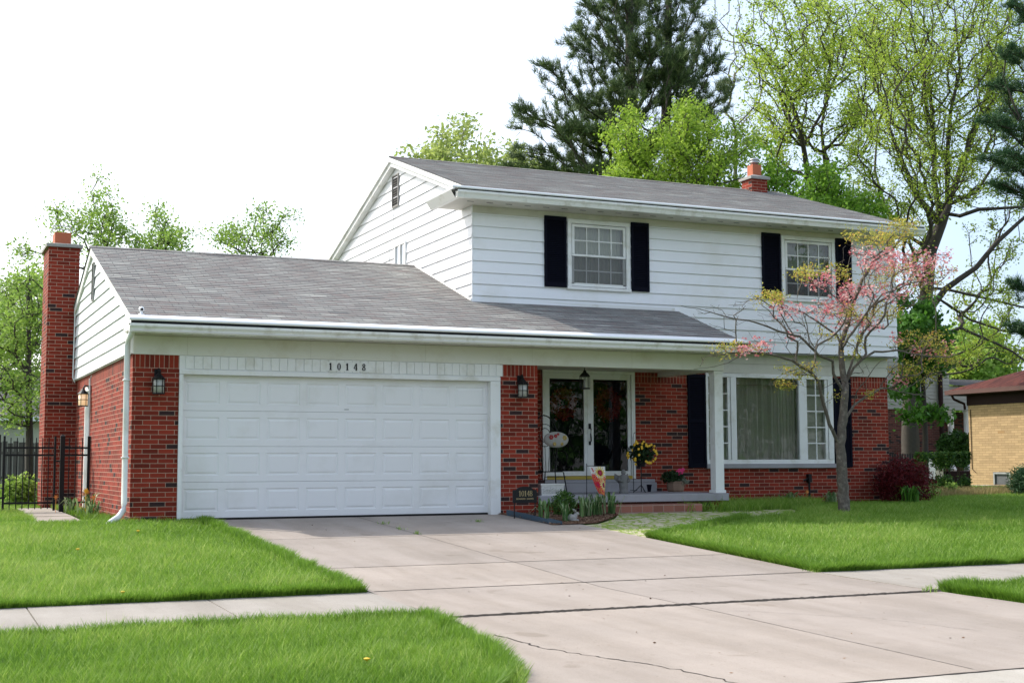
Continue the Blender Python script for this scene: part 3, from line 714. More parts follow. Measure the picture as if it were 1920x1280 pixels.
# ================================================================ GROUND
def mground(name, cols, sc=1.5, fine=90, bst=.4):
    m, nt, b = new_mat(name); v = coord(nt)
    n = noise(nt, v, sc, 6, .6); f = noise(nt, v, fine, 4, .7)
    c = ramp(nt, n, cols); c = mixc(nt, f, mixc(nt, 1.0, c, (.72, .72, .72, 1), 'MULTIPLY'), mixc(nt, 1.0, c, (1.28, 1.28, 1.28, 1), 'MULTIPLY'))
    L(nt, c, b.inputs['Base Color']); b.inputs['Roughness'].default_value = .9; b.inputs['Specular IOR Level'].default_value = .2
    bump(nt, b, f, bst, .006); return m
MT['turf'] = mground('turf_base', [(.3, (.045, .11, .012)), (.55, (.065, .14, .018)), (.75, (.10, .15, .03))], .8, 60)
MT['soil'] = mground('soil', [(.3, (.035, .022, .014)), (.7, (.07, .045, .028))], 4, 80)
MT['mulch'] = mground('mulch', [(.3, (.08, .035, .02)), (.55, (.16, .08, .05)), (.75, (.25, .15, .10))], 12, 70, .8)
def mconcrete(name, a, d):
    m, nt, b = new_mat(name); v = coord(nt)
    n = noise(nt, v, .9, 6, .6); n2 = noise(nt, v, 6, 5, .6); f = noise(nt, v, 130, 3, .8); st = noise(nt, v, 22, 3, .6)
    c = ramp(nt, n, [(.3, d), (.6, a)])
    c = mixc(nt, mixf(nt, n2, 0, .5), c, c4(d, .85))
    sp = ramp(nt, f, [(.30, (.55, .55, .55)), (.45, (1, 1, 1)), (.62, (1, 1, 1)), (.75, (1.25, 1.25, 1.25))])
    c = mixc(nt, 1.0, c, sp, 'MULTIPLY')
    s2 = ramp(nt, st, [(.28, (.62, .58, .52)), (.34, (1, 1, 1))]); c = mixc(nt, .6, c, mixc(nt, 1.0, c, s2, 'MULTIPLY'))
    tp = nt.nodes.new('ShaderNodeMapping'); L(nt, v, tp.inputs[0]); tp.inputs['Scale'].default_value = (1.6, .22, 1)
    ty = ramp(nt, noise(nt, tp.outputs[0], 1.3, 5, .6), [(.42, (1, 1, 1)), (.62, (.86, .85, .83))]); c = mixc(nt, 1.0, c, ty, 'MULTIPLY')
    sp2 = ramp(nt, noise(nt, v, 2.3, 2, .5), [(.27, (.70, .67, .62)), (.33, (1, 1, 1))]); c = mixc(nt, .55, c, mixc(nt, 1.0, c, sp2, 'MULTIPLY'))
    L(nt, c, b.inputs['Base Color']); b.inputs['Roughness'].default_value = .85; b.inputs['Specular IOR Level'].default_value = .25
    bump(nt, b, f, .5, .005); return m
MT['concrete'] = mconcrete('concrete', (.385, .33, .285), (.315, .27, .232))
MT['concrete_b'] = mconcrete('concrete_b', (.405, .345, .295), (.33, .283, .242)); MT['concrete_c'] = mconcrete('concrete_c', (.365, .315, .275), (.30, .26, .225))
MT['concrete2'] = mconcrete('concrete_sidewalk', (.38, .345, .30), (.31, .28, .245))
MT['concrete3'] = mconcrete('concrete_kerb', (.52, .48, .42), (.42, .39, .34))
MT['asphalt'] = mground('asphalt', [(.3, (.045, .045, .047)), (.7, (.07, .07, .07))], 2, 120)
MT['joint'] = mground('joint_filler', [(.3, (.03, .026, .022)), (.7, (.06, .05, .042))], 8, 60)
def mpavers():
    m, nt, b = new_mat('mossy_pavers'); v = coord(nt)
    vo = N(nt, 'ShaderNodeTexVoronoi', Scale=5.0, feature='DISTANCE_TO_EDGE'); L(nt, v, vo.inputs['Vector'])
    vc = N(nt, 'ShaderNodeTexVoronoi', Scale=5.0); L(nt, v, vc.inputs['Vector'])
    c = mixc(nt, vc.outputs['Color'], (.42, .35, .26, 1), (.54, .47, .36, 1)); 
    gn = noise(nt, v, 5, 5, .7)
    e = nt.nodes.new('ShaderNodeMath'); e.operation = 'MULTIPLY_ADD'; L(nt, gn, e.inputs[0]); e.inputs[1].default_value = -.32; L(nt, vo.outputs['Distance'], e.inputs[2])
    moss = ramp(nt, e.outputs[0], [(0, (1, 1, 1)), (.5, (0, 0, 0))]); moss.node.color_ramp.elements[0].position = .0; moss.node.color_ramp.elements[1].position = .02
    e.use_clamp = True
    fac = ramp(nt, vo.outputs['Distance'], [(.07, (1, 1, 1)), (.13, (0, 0, 0))])
    ad = nt.nodes.new('ShaderNodeMath'); ad.operation = 'ADD'; ad.use_clamp = True; L(nt, fac, ad.inputs[0]); L(nt, ramp(nt, gn, [(.52, (0, 0, 0)), (.60, (.9, .9, .9))]), ad.inputs[1])
    c = mixc(nt, ad.outputs[0], c, (.20, .27, .03, 1))
    L(nt, c, b.inputs['Base Color']); b.inputs['Roughness'].default_value = .9
    bump(nt, b, vo.outputs['Distance'], .6, .02); return m
MT['pavers'] = mpavers()
def strips(name, x0f, x1f, ys, dz, mat, **k):
    b = MB()
    for i in range(len(ys)-1):
        a, c = ys[i], ys[i+1]
        b.quad((x0f(a),a,gz(a)+dz),(x1f(a),a,gz(a)+dz),(x1f(c),c,gz(c)+dz),(x0f(c),c,gz(c)+dz))
    o = b.build(name, mat, None, **k); tag(o, kind='structure'); return o
ys_all = [-13.2, -9.8, -8, -.3, 400]
o = strips('lawn_ground', lambda y: -250, lambda y: 400, ys_all, -.045, 'turf')
b = MB(); b.quad((-250,-60,-.56),(400,-60,-.56),(400,-13.95,-.56),(-250,-13.95,-.56)); tag(b.build('road', 'asphalt'), kind='structure')
b = MB(); b.quad((-250,-400,-.6),(400,-400,-.6),(400,-22.5,-.44),(-250,-22.5,-.44)); tag(b.build('far_verge', 'turf'), kind='structure')
b = MB(); b.box(-250, -1.0, -13.42, -13.2, -.8, -.50); b.box(7.4, 400, -13.42, -13.2, -.8, -.50); tag(b.build('kerb', 'concrete3', bevel=.02), kind='structure')
b = MB(); b.quad((-1.6,-13.95,-.552),(7.4,-13.95,-.552),(7.4,-13.2,-.51),(-1.6,-13.2,-.51)); tag(b.build('gutter_apron', 'concrete3'), kind='structure')
# driveway in cast panels with open joints over a dark bed
lx = lambda y: .36 if y > -10 else .36-.34*min(1, (-10-y)/1.6)-.16*((-10-y)/2.5)**2*1.2-(.9*((-12.2-y)/1.0)**2 if y < -12.2 else 0)
rx = lambda y: 5.46 if y > -10 else 5.50+.25*((-10-y)/2.5)**2
b = MB(); XJ = 2.62
yj = [.12, -2.95, -5.9, -7.66, -9.60, -13.19]
for j in range(len(yj)-1):
    t, u = yj[j], yj[j+1]; n = max(1, int((t-u)/.35))
    for s in (0, 1):
        g = .0015
        for i in range(n):
            a = t-.005-(t-u-.01)*i/n; c = t-.005-(t-u-.01)*(i+1)/n
            q0 = (lambda y: lx(y)) if s == 0 else (lambda y: XJ+g); q1 = (lambda y: XJ-g) if s == 0 else (lambda y: rx(y))
            b.quad((q0(c),c,gz(c)),(q1(c),c,gz(c)),(q1(a),a,gz(a)),(q0(a),a,gz(a)))
dw = b.build('driveway', 'concrete'); tag(dw, kind='structure'); dw.data.materials.append(MT['concrete_b']); dw.data.materials.append(MT['concrete_c'])
for p in dw.data.polygons:
    cx, cy = p.center.x, p.center.y; k = sum(cy < t_ for t_ in (-2.95, -5.9, -7.66, -9.6)); p.material_index = [[0, 1], [2, 0], [1, 2], [0, 2], [1, 0]][k][int(cx > XJ)]
strips('driveway_bed', lambda y: lx(y)+.03, lambda y: rx(y)-.02, [-13.18, -12, -10, -8, -.3, .1], -.012, 'joint')
def joint_strip(mb, P, w, dz=.0025, jit=.4, n=60, h=0):
    """irregular dark filler following a polyline on the slab"""
    pts = []
    for i in range(len(P)-1):
        for k in range(n): t = k/n; pts.append(np.array(P[i])*(1-t)+np.array(P[i+1])*t)
    pts.append(np.array(P[-1], float)); 
    V_, F_ = [], []
    d = np.array(P[-1], float)-np.array(P[0], float); d /= np.linalg.norm(d); nn = np.array([-d[1], d[0]])
    for k, p in enumerate(pts):
        a = w*(.5+random.uniform(-jit, jit)*.5); c = w*(.5+random.uniform(-jit, jit)*.5)
        q, r_ = p+nn*a, p-nn*c; zz = gz(p[1])+dz+h*random.uniform(.6, 1)
        V_ += [(q[0], q[1], zz), (r_[0], r_[1], zz)]
        if h: V_[-2] = (q[0], q[1], gz(q[1])+.001); V_.insert(-1, (p[0], p[1], zz)); V_[-1] = (r_[0], r_[1], gz(r_[1])+.001)
    s = 3 if h else 2
    for k in range(len(pts)-1):
        for j in range(s-1): F_.append((s*k+j, s*k+j+1, s*k+s+j+1, s*k+s+j))
    mb.add(V_, F_)
b = MB()
joint_strip(b, [(.40,-9.60),(5.48,-9.57)], .075, h=.014, n=160)
joint_strip(b, [(.40,-2.95),(5.4,-2.97)], .016); joint_strip(b, [(.40,-5.9),(5.4,-5.92)], .018); joint_strip(b, [(.40,-7.66),(5.4,-7.62)], .022)
joint_strip(b, [(2.62,-.1),(2.62,-7.6),(2.62,-13.1)], .006, n=100); joint_strip(b, [(0.0,.05),(4.86,.05)], .05)
joint_strip(b, [(-.4,-13.19),(6.6,-13.19)], .03, n=80)
tag(b.build('expansion_joint', 'joint'), kind='structure')
b = MB()
def crack(P, w):
    Q = [np.array(P[0], float)]
    for i in range(len(P)-1):
        for k in range(1, 13): t = k/12; Q.append(np.array(P[i])*(1-t)+np.array(P[i+1])*t+np.array([random.gauss(0, .014), random.gauss(0, .014)]))
    for i in range(len(Q)-1): joint_strip(b, [Q[i], Q[i+1]], w*random.uniform(.4, 1.2), n=3)
crack([(.36,-10.6),(.45,-11.4),(.80,-12.2),(.98,-13.1)], .016); crack([(2.8,-10.1),(3.6,-10.9),(3.9,-11.8)], .005); crack([(3.3,-3.0),(3.7,-4.2),(4.9,-4.6)], .006)
tag(b.build('crack', 'joint'), kind='structure')
# sidewalks either side
for nm, x0, x1, dd, mt in (('sidewalk', -40, .345, 1.52, 'concrete2'), ('sidewalk', 5.475, 60, 1.5, 'concrete2')):
    b = MB(); x = x1 if x0 < 0 else x0; s = -1 if x0 < 0 else 1
    while x0-1 < x < x1+1:
        a, c = (x-dd+.012, x) if s < 0 else (x, x+dd-.012)
        b.add([(a,-9.40,gz(-9.4)),(c,-9.40,gz(-9.4)),(c,-7.66,gz(-7.66)),(a,-7.66,gz(-7.66)),(a,-9.4,-.6),(c,-9.4,-.6),(c,-7.66,-.6),(a,-7.66,-.6)], [(0,1,2,3),(4,5,1,0),(2,6,7,3),(1,5,6,2),(4,0,3,7)]); x += s*dd
    tag(b.build(nm, mt), kind='structure')
b = MB(); b.quad((-1.95,.25,.004),(-1.30,.25,.004),(-1.22,2.6,.004),(-1.85,2.6,.004)); b.quad((-1.86,2.62,.008),(-1.22,2.62,.008),(-1.15,6.9,.008),(-1.80,6.9,.008)); tag(b.build('side_path', 'concrete2'), kind='structure')
PATH = [(5.47,-3.90),(6.05,-3.35),(7.0,-2.55),(8.6,-1.55),(10.3,-.72),(10.4,-.30),(8.9,-.12),(8.6,-.42),(6.95,-.42),(6.45,-1.22),(5.75,-1.98),(5.47,-2.06)]
b = MB(); b.add([(x, y, gz(y)-.004) for x, y in PATH], [tuple(range(len(PATH)))]); tag(b.build('paver_path', 'pavers'), kind='structure')
BED = [(4.98,-.02),(4.98,-2.05),(5.72,-1.98),(6.42,-1.21),(6.92,-.41),(6.66,-.02),(5.72,.09),(5.72,-.02)]
b = MB(); b.add([(x, y, gz(y)+.012) for x, y in BED[:6]], [tuple(range(6))]); tag(b.build('mulch_bed', 'mulch'), kind='structure')
BED2 = [(-.80,.3),(-1.18,.7),(-1.12,6.9),(-.80,6.9)]
b = MB(); b.add([(x, y, .0) for x, y in BED2], [(0,1,2,3)]); tag(b.build('side_bed', 'soil'), kind='structure')

# ================================================================ GRASS
def inpoly(P, pts):
    x, y = pts[:, 0], pts[:, 1]; r_ = np.zeros(len(pts), bool); n = len(P)
    for i in range(n):
        x0, y0 = P[i]; x1, y1 = P[(i+1) % n]
        c = ((y0 > y) != (y1 > y)); 
        with np.errstate(divide='ignore', invalid='ignore'): xi = (x1-x0)*(y-y0)/(y1-y0+1e-12)+x0
        r_ ^= c & (x < xi)
    return r_
def infront(P3, mx=240, my=200):
    d = P3-CP; z = d@AX[2]; u = 960+FOC*(d@AX[0])/z; v = 640-FOC*(d@AX[1])/z
    return (z > .5) & (u > -mx) & (u < 1920+mx) & (v > -my) & (v < 1280+my)
def gzv(y): return np.interp(y, PRY, PRZ)
def vnoise(x, y, s, seed):
    r_ = np.random.default_rng(seed); g = r_.random((64, 64)); u, v = x/s+37.3, y/s+21.7; i, j = np.floor(u).astype(int), np.floor(v).astype(int); fu, fv = u-i, v-j
    fu = fu*fu*(3-2*fu); fv = fv*fv*(3-2*fv); G_ = lambda a, b_: g[a % 64, b_ % 64]
    return (G_(i, j)*(1-fu)+G_(i+1, j)*fu)*(1-fv)+(G_(i, j+1)*(1-fu)+G_(i+1, j+1)*fu)*fv
def blades(x, y, z, h, w, lean, rnd, dirx=None, diry=None, bend=.5):
    n = len(x); a = RNG.random(n)*2*np.pi
    sx, sy = np.cos(a)*w/2, np.sin(a)*w/2
    t = RNG.random(n)*2*np.pi; lx_, ly_ = np.cos(t)*lean*h, np.sin(t)*lean*h
    if dirx is not None: lx_ += dirx; ly_ += diry
    b0 = np.stack([x-sx, y-sy, z], 1); b1 = np.stack([x+sx, y+sy, z], 1)
    m0 = np.stack([x-sx*.8+lx_*.35, y-sy*.8+ly_*.35, z+h*.6], 1); m1 = np.stack([x+sx*.8+lx_*.35, y+sy*.8+ly_*.35, z+h*.6], 1)
    tp = np.stack([x+lx_, y+ly_, z+h], 1)
    V_ = np.stack([b0, b1, m0, m1, tp], 1).reshape(-1, 3); i = np.arange(n)*5
    return V_, np.stack([i, i+1, i+3, i+2], 1), np.stack([i+2, i+3, i+4], 1), rnd
MT['grass'] = leaf_mat('grass_blades', (.085, .195, .016), (.22, .375, .045), .42, .5, (.40, .50, .13))
def lawn(name, poly, dens=1.0, hs=1.0, edges=(), seed=1, maxd=60, keep=None):
    P = np.array(poly); x0, y0 = P.min(0); x1, y1 = P.max(0)
    xs, ys, ws = [], [], []
    st = 2.0
    X_ = np.arange(x0, x1, st); Y_ = np.arange(y0, y1, st)
    for cx in X_:
        for cy in Y_:
            c = np.array([cx+st/2, cy+st/2, gz(cy+st/2)]); d = np.linalg.norm(c-CP)
            if d > maxd or not infront(c[None], 500, 500)[0]: continue
            D_ = dens*min(5200, 62000/d**1.28); n = int(D_*st*st)
            q = np.stack([cx+RNG.random(n)*st, cy+RNG.random(n)*st], 1); q = q[inpoly(poly, q)]
            xs.append(q); ws.append(np.full(len(q), d))
    if not xs: return
    q = np.concatenate(xs); d = np.concatenate(ws); x, y = q[:, 0], q[:, 1]; z = gzv(y)-.05
    k = infront(np.stack([x, y, z], 1)); x, y, z, d = x[k], y[k], z[k], d[k]
    n1 = vnoise(x, y, .9, seed); n2 = vnoise(x, y, .22, seed+5); n3 = vnoise(x, y, 2.4, seed+9)
    if keep is not None:
        kk = keep(x, y, n2); x, y, z, d, n1, n2, n3 = (v[kk] for v in (x, y, z, d, n1, n2, n3))
    h = (.058+.045*n1*n2+.02*n3+RNG.random(len(x))*.03)*hs+.0
    w = .0034+.00036*d; h = np.where(RNG.random(len(x)) < .02, h*1.5, h)
    n4 = vnoise(x, y, 5.5, seed+17); rnd = np.clip(-.22+.40*n3+.34*n1+.25*n4+.18*n2+.62*RNG.random(len(x))**2.6-.10, 0, 1)
    parts_ = [blades(x, y, z, h+.015, w, .55, rnd)]
    for (ax_, ay_, bx_, by_, ox, oy) in edges:
        Ln = math.hypot(bx_-ax_, by_-ay_); n = int(Ln*2000*dens); t = RNG.random(n); s = RNG.random(n)**2*.10+.05*vnoise(t*Ln, t*0, .35, seed+2)
        ex, ey = ax_+(bx_-ax_)*t-ox*s, ay_+(by_-ay_)*t-oy*s; ez = gzv(ey)-.05
        k = infront(np.stack([ex, ey, ez], 1)); ex, ey, ez = ex[k], ey[k], ez[k]
        nn = vnoise(ex, ey, .25, seed+3); hh = (.045+.06*nn+RNG.random(len(ex))**2*.06)*hs+.03
        dd = np.hypot(ex-CP[0], ey-CP[1]); push = (.02+.07*RNG.random(len(ex))*nn)
        parts_.append(blades(ex, ey, ez, hh, .0036+.00033*dd, .4, np.clip(.05+.5*RNG.random(len(ex)), 0, 1), ox*push, oy*push))
    V_ = np.concatenate([p[0] for p in parts_]); off = np.cumsum([0]+[len(p[0]) for p in parts_[:-1]])
    Q = np.concatenate([p[1]+o_ for p, o_ in zip(parts_, off)]); T = np.concatenate([p[2]+o_ for p, o_ in zip(parts_, off)])
    rr = np.concatenate([p[3] for p in parts_]); ob = np_mesh(name, V_, [Q, T], 'grass', rnd=np.concatenate([rr, rr]))
    tag(ob, kind='stuff'); print(name, len(rr)); return ob
LA = [(-12,-7.70),(.31,-7.68),(.31,-.35),(-.05,-.02),(-.75,-.02),(-.80,.28),(-1.28,.25),(-1.95,.25),(-1.85,2.6),(-1.83,6.9),(-1.1,7.0),(-1.3,8.2),(-1.1,9),(-1.1,28),(-12,28)]
g = lawn('grass', LA, edges=[(-5,-7.70,.31,-7.70,0,-1),(.27,-7.6,.29,-.3,1,0)], seed=1); tag(g, 'mown green lawn left of the driveway', 'grass')
LB = [(-12,-13.18)]+[(lx(v)+.02, v) for v in (-13.18,-12.9,-12.6,-12.2,-11.6)]+[(lx(-10.8)+.02,-10.8),(.26,-10),(.25,-9.42),(-12,-9.42)]
g = lawn('grass', LB, edges=[(-6,-9.43,.25,-9.43,0,1),(.25,-9.5,.1,-10.9,1,0),(.1,-10.9,-.13,-12.2,1,0),(-.15,-12.1,-.8,-13.1,1,0)], seed=2); tag(g, 'foreground strip of grass between left sidewalk and street', 'grass')
LC = [(5.50,-7.67),(60,-7.67),(60,30),(14.5,30),(14.5,1.95),(9.35,1.92),(9.35,-.05),(10.4,-.28),(10.35,-.72),(8.6,-1.57),(7.0,-2.57),(6.05,-3.37),(5.50,-3.92)]
g = lawn('grass', LC, edges=[(5.49,-7.67,12,-7.67,0,-1),(5.49,-7.6,5.49,-3.9,-1,0),(5.5,-3.9,8.6,-1.6,-.6,.8)], seed=3, maxd=45); tag(g, 'mown green lawn right of the driveway under the dogwood', 'grass')
LD = [(5.62,-9.42),(20,-9.42),(20,-13.15),(6.6,-13.15),(6.0,-12),(5.66,-10.5)]
g = lawn('grass', LD, edges=[(5.6,-9.41,9,-9.41,0,1),(5.6,-9.45,5.66,-10.5,-1,0),(5.66,-10.5,6.0,-12,-1,0)], seed=4); tag(g, 'small corner of grass between right sidewalk and street', 'grass')
# weeds between the pavers and along the porch
g = lawn('weeds', PATH, dens=.6, hs=.5, seed=6, keep=lambda x, y, n: n > .58); tag(g, 'low weeds growing between the path pavers', 'weeds')
g = lawn('weeds', [(8.2,-.42),(9.6,-.5),(11.2,.1),(12.3,1.3),(12.3,1.9),(9.4,1.9),(9.4,-.1),(8.3,-.02)], dens=1.0, hs=2.0, seed=7, keep=lambda x, y, n: n > .3); tag(g, 'taller weeds beside the porch end', 'weeds')
g = lawn('weeds', [(-.8,.2),(-1.2,.3),(-1.15,6.6),(-.8,6.6)], dens=1.2, hs=1.3, seed=8, keep=lambda x, y, n: n > .35); tag(g, 'weedy ground cover along the garage side wall', 'weeds')
MT['dry_grass'] = leaf_mat('dry_grass_blades', (.25, .20, .08), (.42, .33, .14), .3, .7)
rr = RNG.random(9000); xx = 16.5+rr*9; yy = 3.5+RNG.random(9000)*1.6+rr*3
V_, Q, T, r_ = blades(xx, yy, gzv(yy)-.03, .12+.16*RNG.random(9000), .012, .5, RNG.random(9000)); g = np_mesh('dry_grass', V_, [Q, T], 'dry_grass', rnd=np.concatenate([r_, r_])); tag(g, 'strip of dry straw-coloured grass near the buff brick house', 'grass', kind='stuff')
# tufts in joints
tx, ty = [], []
for cx, cy in ((2.63,-1.3),(2.62,-2.1),(2.63,-2.75),(4.1,-1.3),(5.44,-7.6),(5.3,-9.6),(5.48,-9.45)):
    n = 26; tx.append(cx+RNG.normal(0, .035, n)); ty.append(cy+RNG.normal(0, .05, n))
tx = np.concatenate(tx); ty = np.concatenate(ty)
V_, Q, T, r_ = blades(tx, ty, gzv(ty), .02+.04*RNG.random(len(tx)), .006, .8, RNG.random(len(tx))); g = np_mesh('weeds', V_, [Q, T], 'grass', rnd=np.concatenate([r_, r_])); tag(g, 'tiny weed tufts in the driveway joints', 'weeds', kind='stuff')
# mulch chips
MT['chips'] = leaf_mat('mulch_chips', (.07, .03, .018), (.30, .20, .13), .02, .9)
def cards(C, size, rnd, flat=.0, aspect=.5, up=None):
    """small bent leaf faces around centres C"""
    n = len(C); a = RNG.normal(size=(n, 3)); 
    if flat: a[:, 2] *= (1-flat)
    a /= np.linalg.norm(a, axis=1, keepdims=True)+1e-9; t = RNG.normal(size=(n, 3))
    if flat: t[:, 2] *= (1-flat)
    b_ = t-(t*a).sum(1, keepdims=True)*a; b_ /= np.linalg.norm(b_, axis=1, keepdims=True)+1e-9
    nn = np.cross(a, b_); s = (size*(.6+.8*RNG.random(n)))[:, None] if np.isscalar(size) else (size)[:, None]
    p0 = C-a*s*.5; p2 = C+a*s*.5; p1 = C+b_*s*aspect*.5+nn*s*.08; p3 = C-b_*s*aspect*.5+nn*s*.08
    V_ = np.stack([p0, p1, p2, p3], 1).reshape(-1, 3); i = np.arange(n)*4
    return V_, np.stack([i, i+1, i+2, i+3], 1)
q = np.stack([4.98+RNG.random(7000)*1.95, -2.05+RNG.random(7000)*2.05], 1); q = q[inpoly(BED[:6], q)]
V_, F_ = cards(np.concatenate([q, (gzv(q[:, 1])+.02)[:, None]], 1), .035, None, .7, .4); g = np_mesh('mulch_chips', V_, [F_], 'chips', rnd=RNG.random(len(F_))); tag(g, 'brown wood mulch scattered over the flower bed', 'mulch', kind='stuff')

q = np.stack([.5+RNG.random(150)*4.9, -13+RNG.random(150)*12.8], 1)
V_, F_ = cards(np.concatenate([q, (gzv(q[:, 1])+.006)[:, None]], 1), .022, None, .9, .5); g = np_mesh('leaf_litter', V_, [F_], 'chips', rnd=RNG.random(len(F_))); tag(g, 'tiny dry leaf scraps and grit scattered over the driveway', 'litter', kind='stuff')
# ================================================================ TREES
class Tree:
    def __init__(s, seed=1): s.p = []; s.par = []; s.pl = []; s.r = np.random.default_rng(seed); s.tips = []; s.fixed = {}
    def node(s, p, par):
        s.p.append(np.array(p, float)); s.par.append(par); s.pl.append(0 if par < 0 else s.pl[par]+np.linalg.norm(s.p[-1]-s.p[par])); return len(s.p)-1
    def limb(s, pts, par=-1, rad=None):
        """rad (r0, r1) forces a minimum thickness along this limb"""
        for k, q in enumerate(pts):
            par = s.node(q, par)
            if rad: s.fixed[par] = rad[0]+(rad[1]-rad[0])*k/max(1, len(pts)-1)
        return par
    def nearest(s, q): P = np.array(s.p); return int(np.argmin(((P-q)**2).sum(1)))
    def grow(s, T, seg=.3, a=.35, wob=.12, up=.0, mind=0, start=0):
        T = np.asarray(T); P = np.array(s.p); root = P[0]
        order = np.argsort(np.linalg.norm(T-root, axis=1)+s.r.random(len(T))*.8)
        buf = np.zeros((len(P)+len(T)*14+10, 3)); buf[:len(P)] = P; PL = np.zeros(len(buf)); PL[:len(P)] = s.pl; m = len(P)
        for ti in order:
            q = T[ti]; d = np.linalg.norm(buf[start:m]-q, axis=1); pen = np.maximum(0, buf[start:m, 2]-q[2])*.8
            j = int(np.argmin(d+a*PL[start:m]+pen))+start; D = np.linalg.norm(q-buf[j])
            n = max(1, min(12, int(D/seg))); pj = s.par[j]
            tan = (buf[j]-s.p[pj]) if pj >= 0 else np.array([0, 0, 1.]); tan = tan/(np.linalg.norm(tan)+1e-9)
            c1 = buf[j]+(tan+np.array([0, 0, up]))*D*.3+s.r.normal(size=3)*D*wob; c2 = q-(q-buf[j])*.3+s.r.normal(size=3)*D*wob*.5
            par = j
            for k in range(1, n+1):
                t = k/n; w = (1-t)**3*buf[j]+3*(1-t)**2*t*c1+3*(1-t)*t*t*c2+t**3*q
                par = s.node(w, par); buf[m] = w; PL[m] = s.pl[par]; m += 1
            s.tips.append(par)
        return s
    def radii(s, tip=.008, ex=2.3, cap=None):
        n = len(s.p); R_ = np.zeros(n); ch = np.zeros(n)
        for i in range(n-1, 0, -1):
            if ch[i] == 0: ch[i] = tip**ex
            ch[s.par[i]] += ch[i]
        R_ = np.maximum(ch, tip**ex)**(1/ex)
        if cap: R_ = np.minimum(R_, cap)
        for i, v in s.fixed.items(): R_[i] = v
        return R_
    def mesh(s, name, mat, parent, tip=.008, ex=2.3, cap=None, sides=7):
        R_ = s.radii(tip, ex, cap); kids = [[] for _ in s.p]
        for i in range(1, len(s.p)):
            if s.par[i] >= 0: kids[s.par[i]].append(i)
        V_, Q = [], []; base = 0
        st = [(i, -1) for i in range(len(s.p)) if s.par[i] < 0]
        while st:
            i, pr = st.pop(); chain = [pr] if pr >= 0 else []; 
            cur = i
            while True:
                chain.append(cur)
                if not kids[cur]: break
                ks = sorted(kids[cur], key=lambda k: -R_[k])
                for k in ks[1:]: st.append((k, cur))
                cur = ks[0]
            P = np.array([s.p[c] for c in chain]); rr = np.array([R_[c] for c in chain])
            if pr >= 0: rr[0] = min(rr[0], rr[1]*1.25)
            if len(P) < 2: continue
            m = sides if rr[min(1, len(rr)-1)] > .05 else (5 if rr[1] > .015 else 3)
            T_ = np.gradient(P, axis=0); T_ /= np.linalg.norm(T_, axis=1, keepdims=True)+1e-9
            ref = np.array([.3, .9, .2]); a = np.cross(T_, ref); a /= np.linalg.norm(a, axis=1, keepdims=True)+1e-9; c = np.cross(T_, a)
            th = 2*np.pi*np.arange(m)/m
            ring = P[:, None]+rr[:, None, None]*(a[:, None]*np.cos(th)[None, :, None]+c[:, None]*np.sin(th)[None, :, None])
            if rr[0] > .08: ring = ring+ (s.r.normal(size=ring.shape)*rr[:, None, None]*.05)
            V_.append(ring.reshape(-1, 3)); k = len(P)
            ii = np.arange(k-1)[:, None]*m; jj = np.arange(m)[None]
            Q.append((np.stack([ii+jj, ii+(jj+1) % m, ii+m+(jj+1) % m, ii+m+jj], -1)+base).reshape(-1, 4)); base += k*m
        return np_mesh(name, np.concatenate(V_), [np.concatenate(Q)], mat, parent, smooth=True)
def ell(px, py, rx, ry, Y, dy, n, shell=.0):
    """n points in a blob seen at (px,py) with half sizes rx,ry px, at depth Y +- dy"""
    o = []; m = max(2, n//6); S = []
    for _ in range(m):
        v = RNG.normal(size=3); v /= np.linalg.norm(v); v *= RNG.random()**.45*1.2; S.append(v)
    while len(o) < n:
        v = S[RNG.integers(m)]+RNG.normal(size=3)*.17
        o.append(W(px+v[0]*rx, py+v[1]*ry, Y+v[2]*dy))
    return np.array(o)
def clumps(C, per, spread, size, lo=0, hi=1, aspect=.6, flat=.0, drop=0):
    """per leaves round every twig end; each clump leans light or dark"""
    n = len(C); b_ = RNG.random(n); D = RNG.normal(size=(n, per, 3))*np.array([1, 1, .75])*spread
    D[..., 2] -= drop*np.abs(RNG.normal(size=(n, per)))
    P = (C[:, None]+D).reshape(-1, 3); rnd = np.clip(lo+(hi-lo)*(.45*np.repeat(b_, per)+.55*RNG.random(n*per)), 0, 1)
    V_, F_ = cards(P, size, None, flat, aspect); return V_, F_, rnd
def tree(name, label, cat, base, limbs, blobs, Y, leafmat, bark, seed=1, per=22, spread=.22, size=.11, tip=.007, seg=.35, a=.35, wob=.12, group=None, ex=2.3, cap=None, flat=.2, extra=None, up=.15, bare=0.0, drop=0):
    root = thing(name, label, cat, tuple(base), group); t = Tree(seed)
    for k, (pts, par, rad) in enumerate(limbs):
        pts = [np.array(p, float) for p in pts]
        t.limb(pts, -1 if par is None else t.nearest(pts[0]), rad)
    T = np.concatenate([ell(*b_) for b_ in blobs]); t.grow(T, seg, a, wob, up)
    t.mesh('trunk', bark, root, tip, ex, cap)
    tips = np.array([t.p[i] for i in t.tips]); 
    # leaves also along the outer twigs
    mids = np.array([t.p[t.par[i]] for i in t.tips]); C = np.concatenate([tips, tips*.5+mids*.5])
    if bare: C = C[RNG.random(len(C)) > bare]
    V_, F_, r_ = clumps(C, per, spread, size, flat=flat, drop=drop)
    np_mesh('crown', V_, [F_], leafmat, root, rnd=r_); print(name, len(t.p), len(F_))
    return root, t
def WP(seq, Y, dy=0): return [W(px, py, Y+(dy*i/max(1, len(seq)-1))) for i, (px, py) in enumerate(seq)]
def dens_pts(pts, step=.5):
    o = [pts[0]]
    for i in range(len(pts)-1):
        n = max(1, int(np.linalg.norm(pts[i+1]-pts[i])/step))
        for k in range(1, n+1): o.append(pts[i]+(pts[i+1]-pts[i])*k/n)
    return o
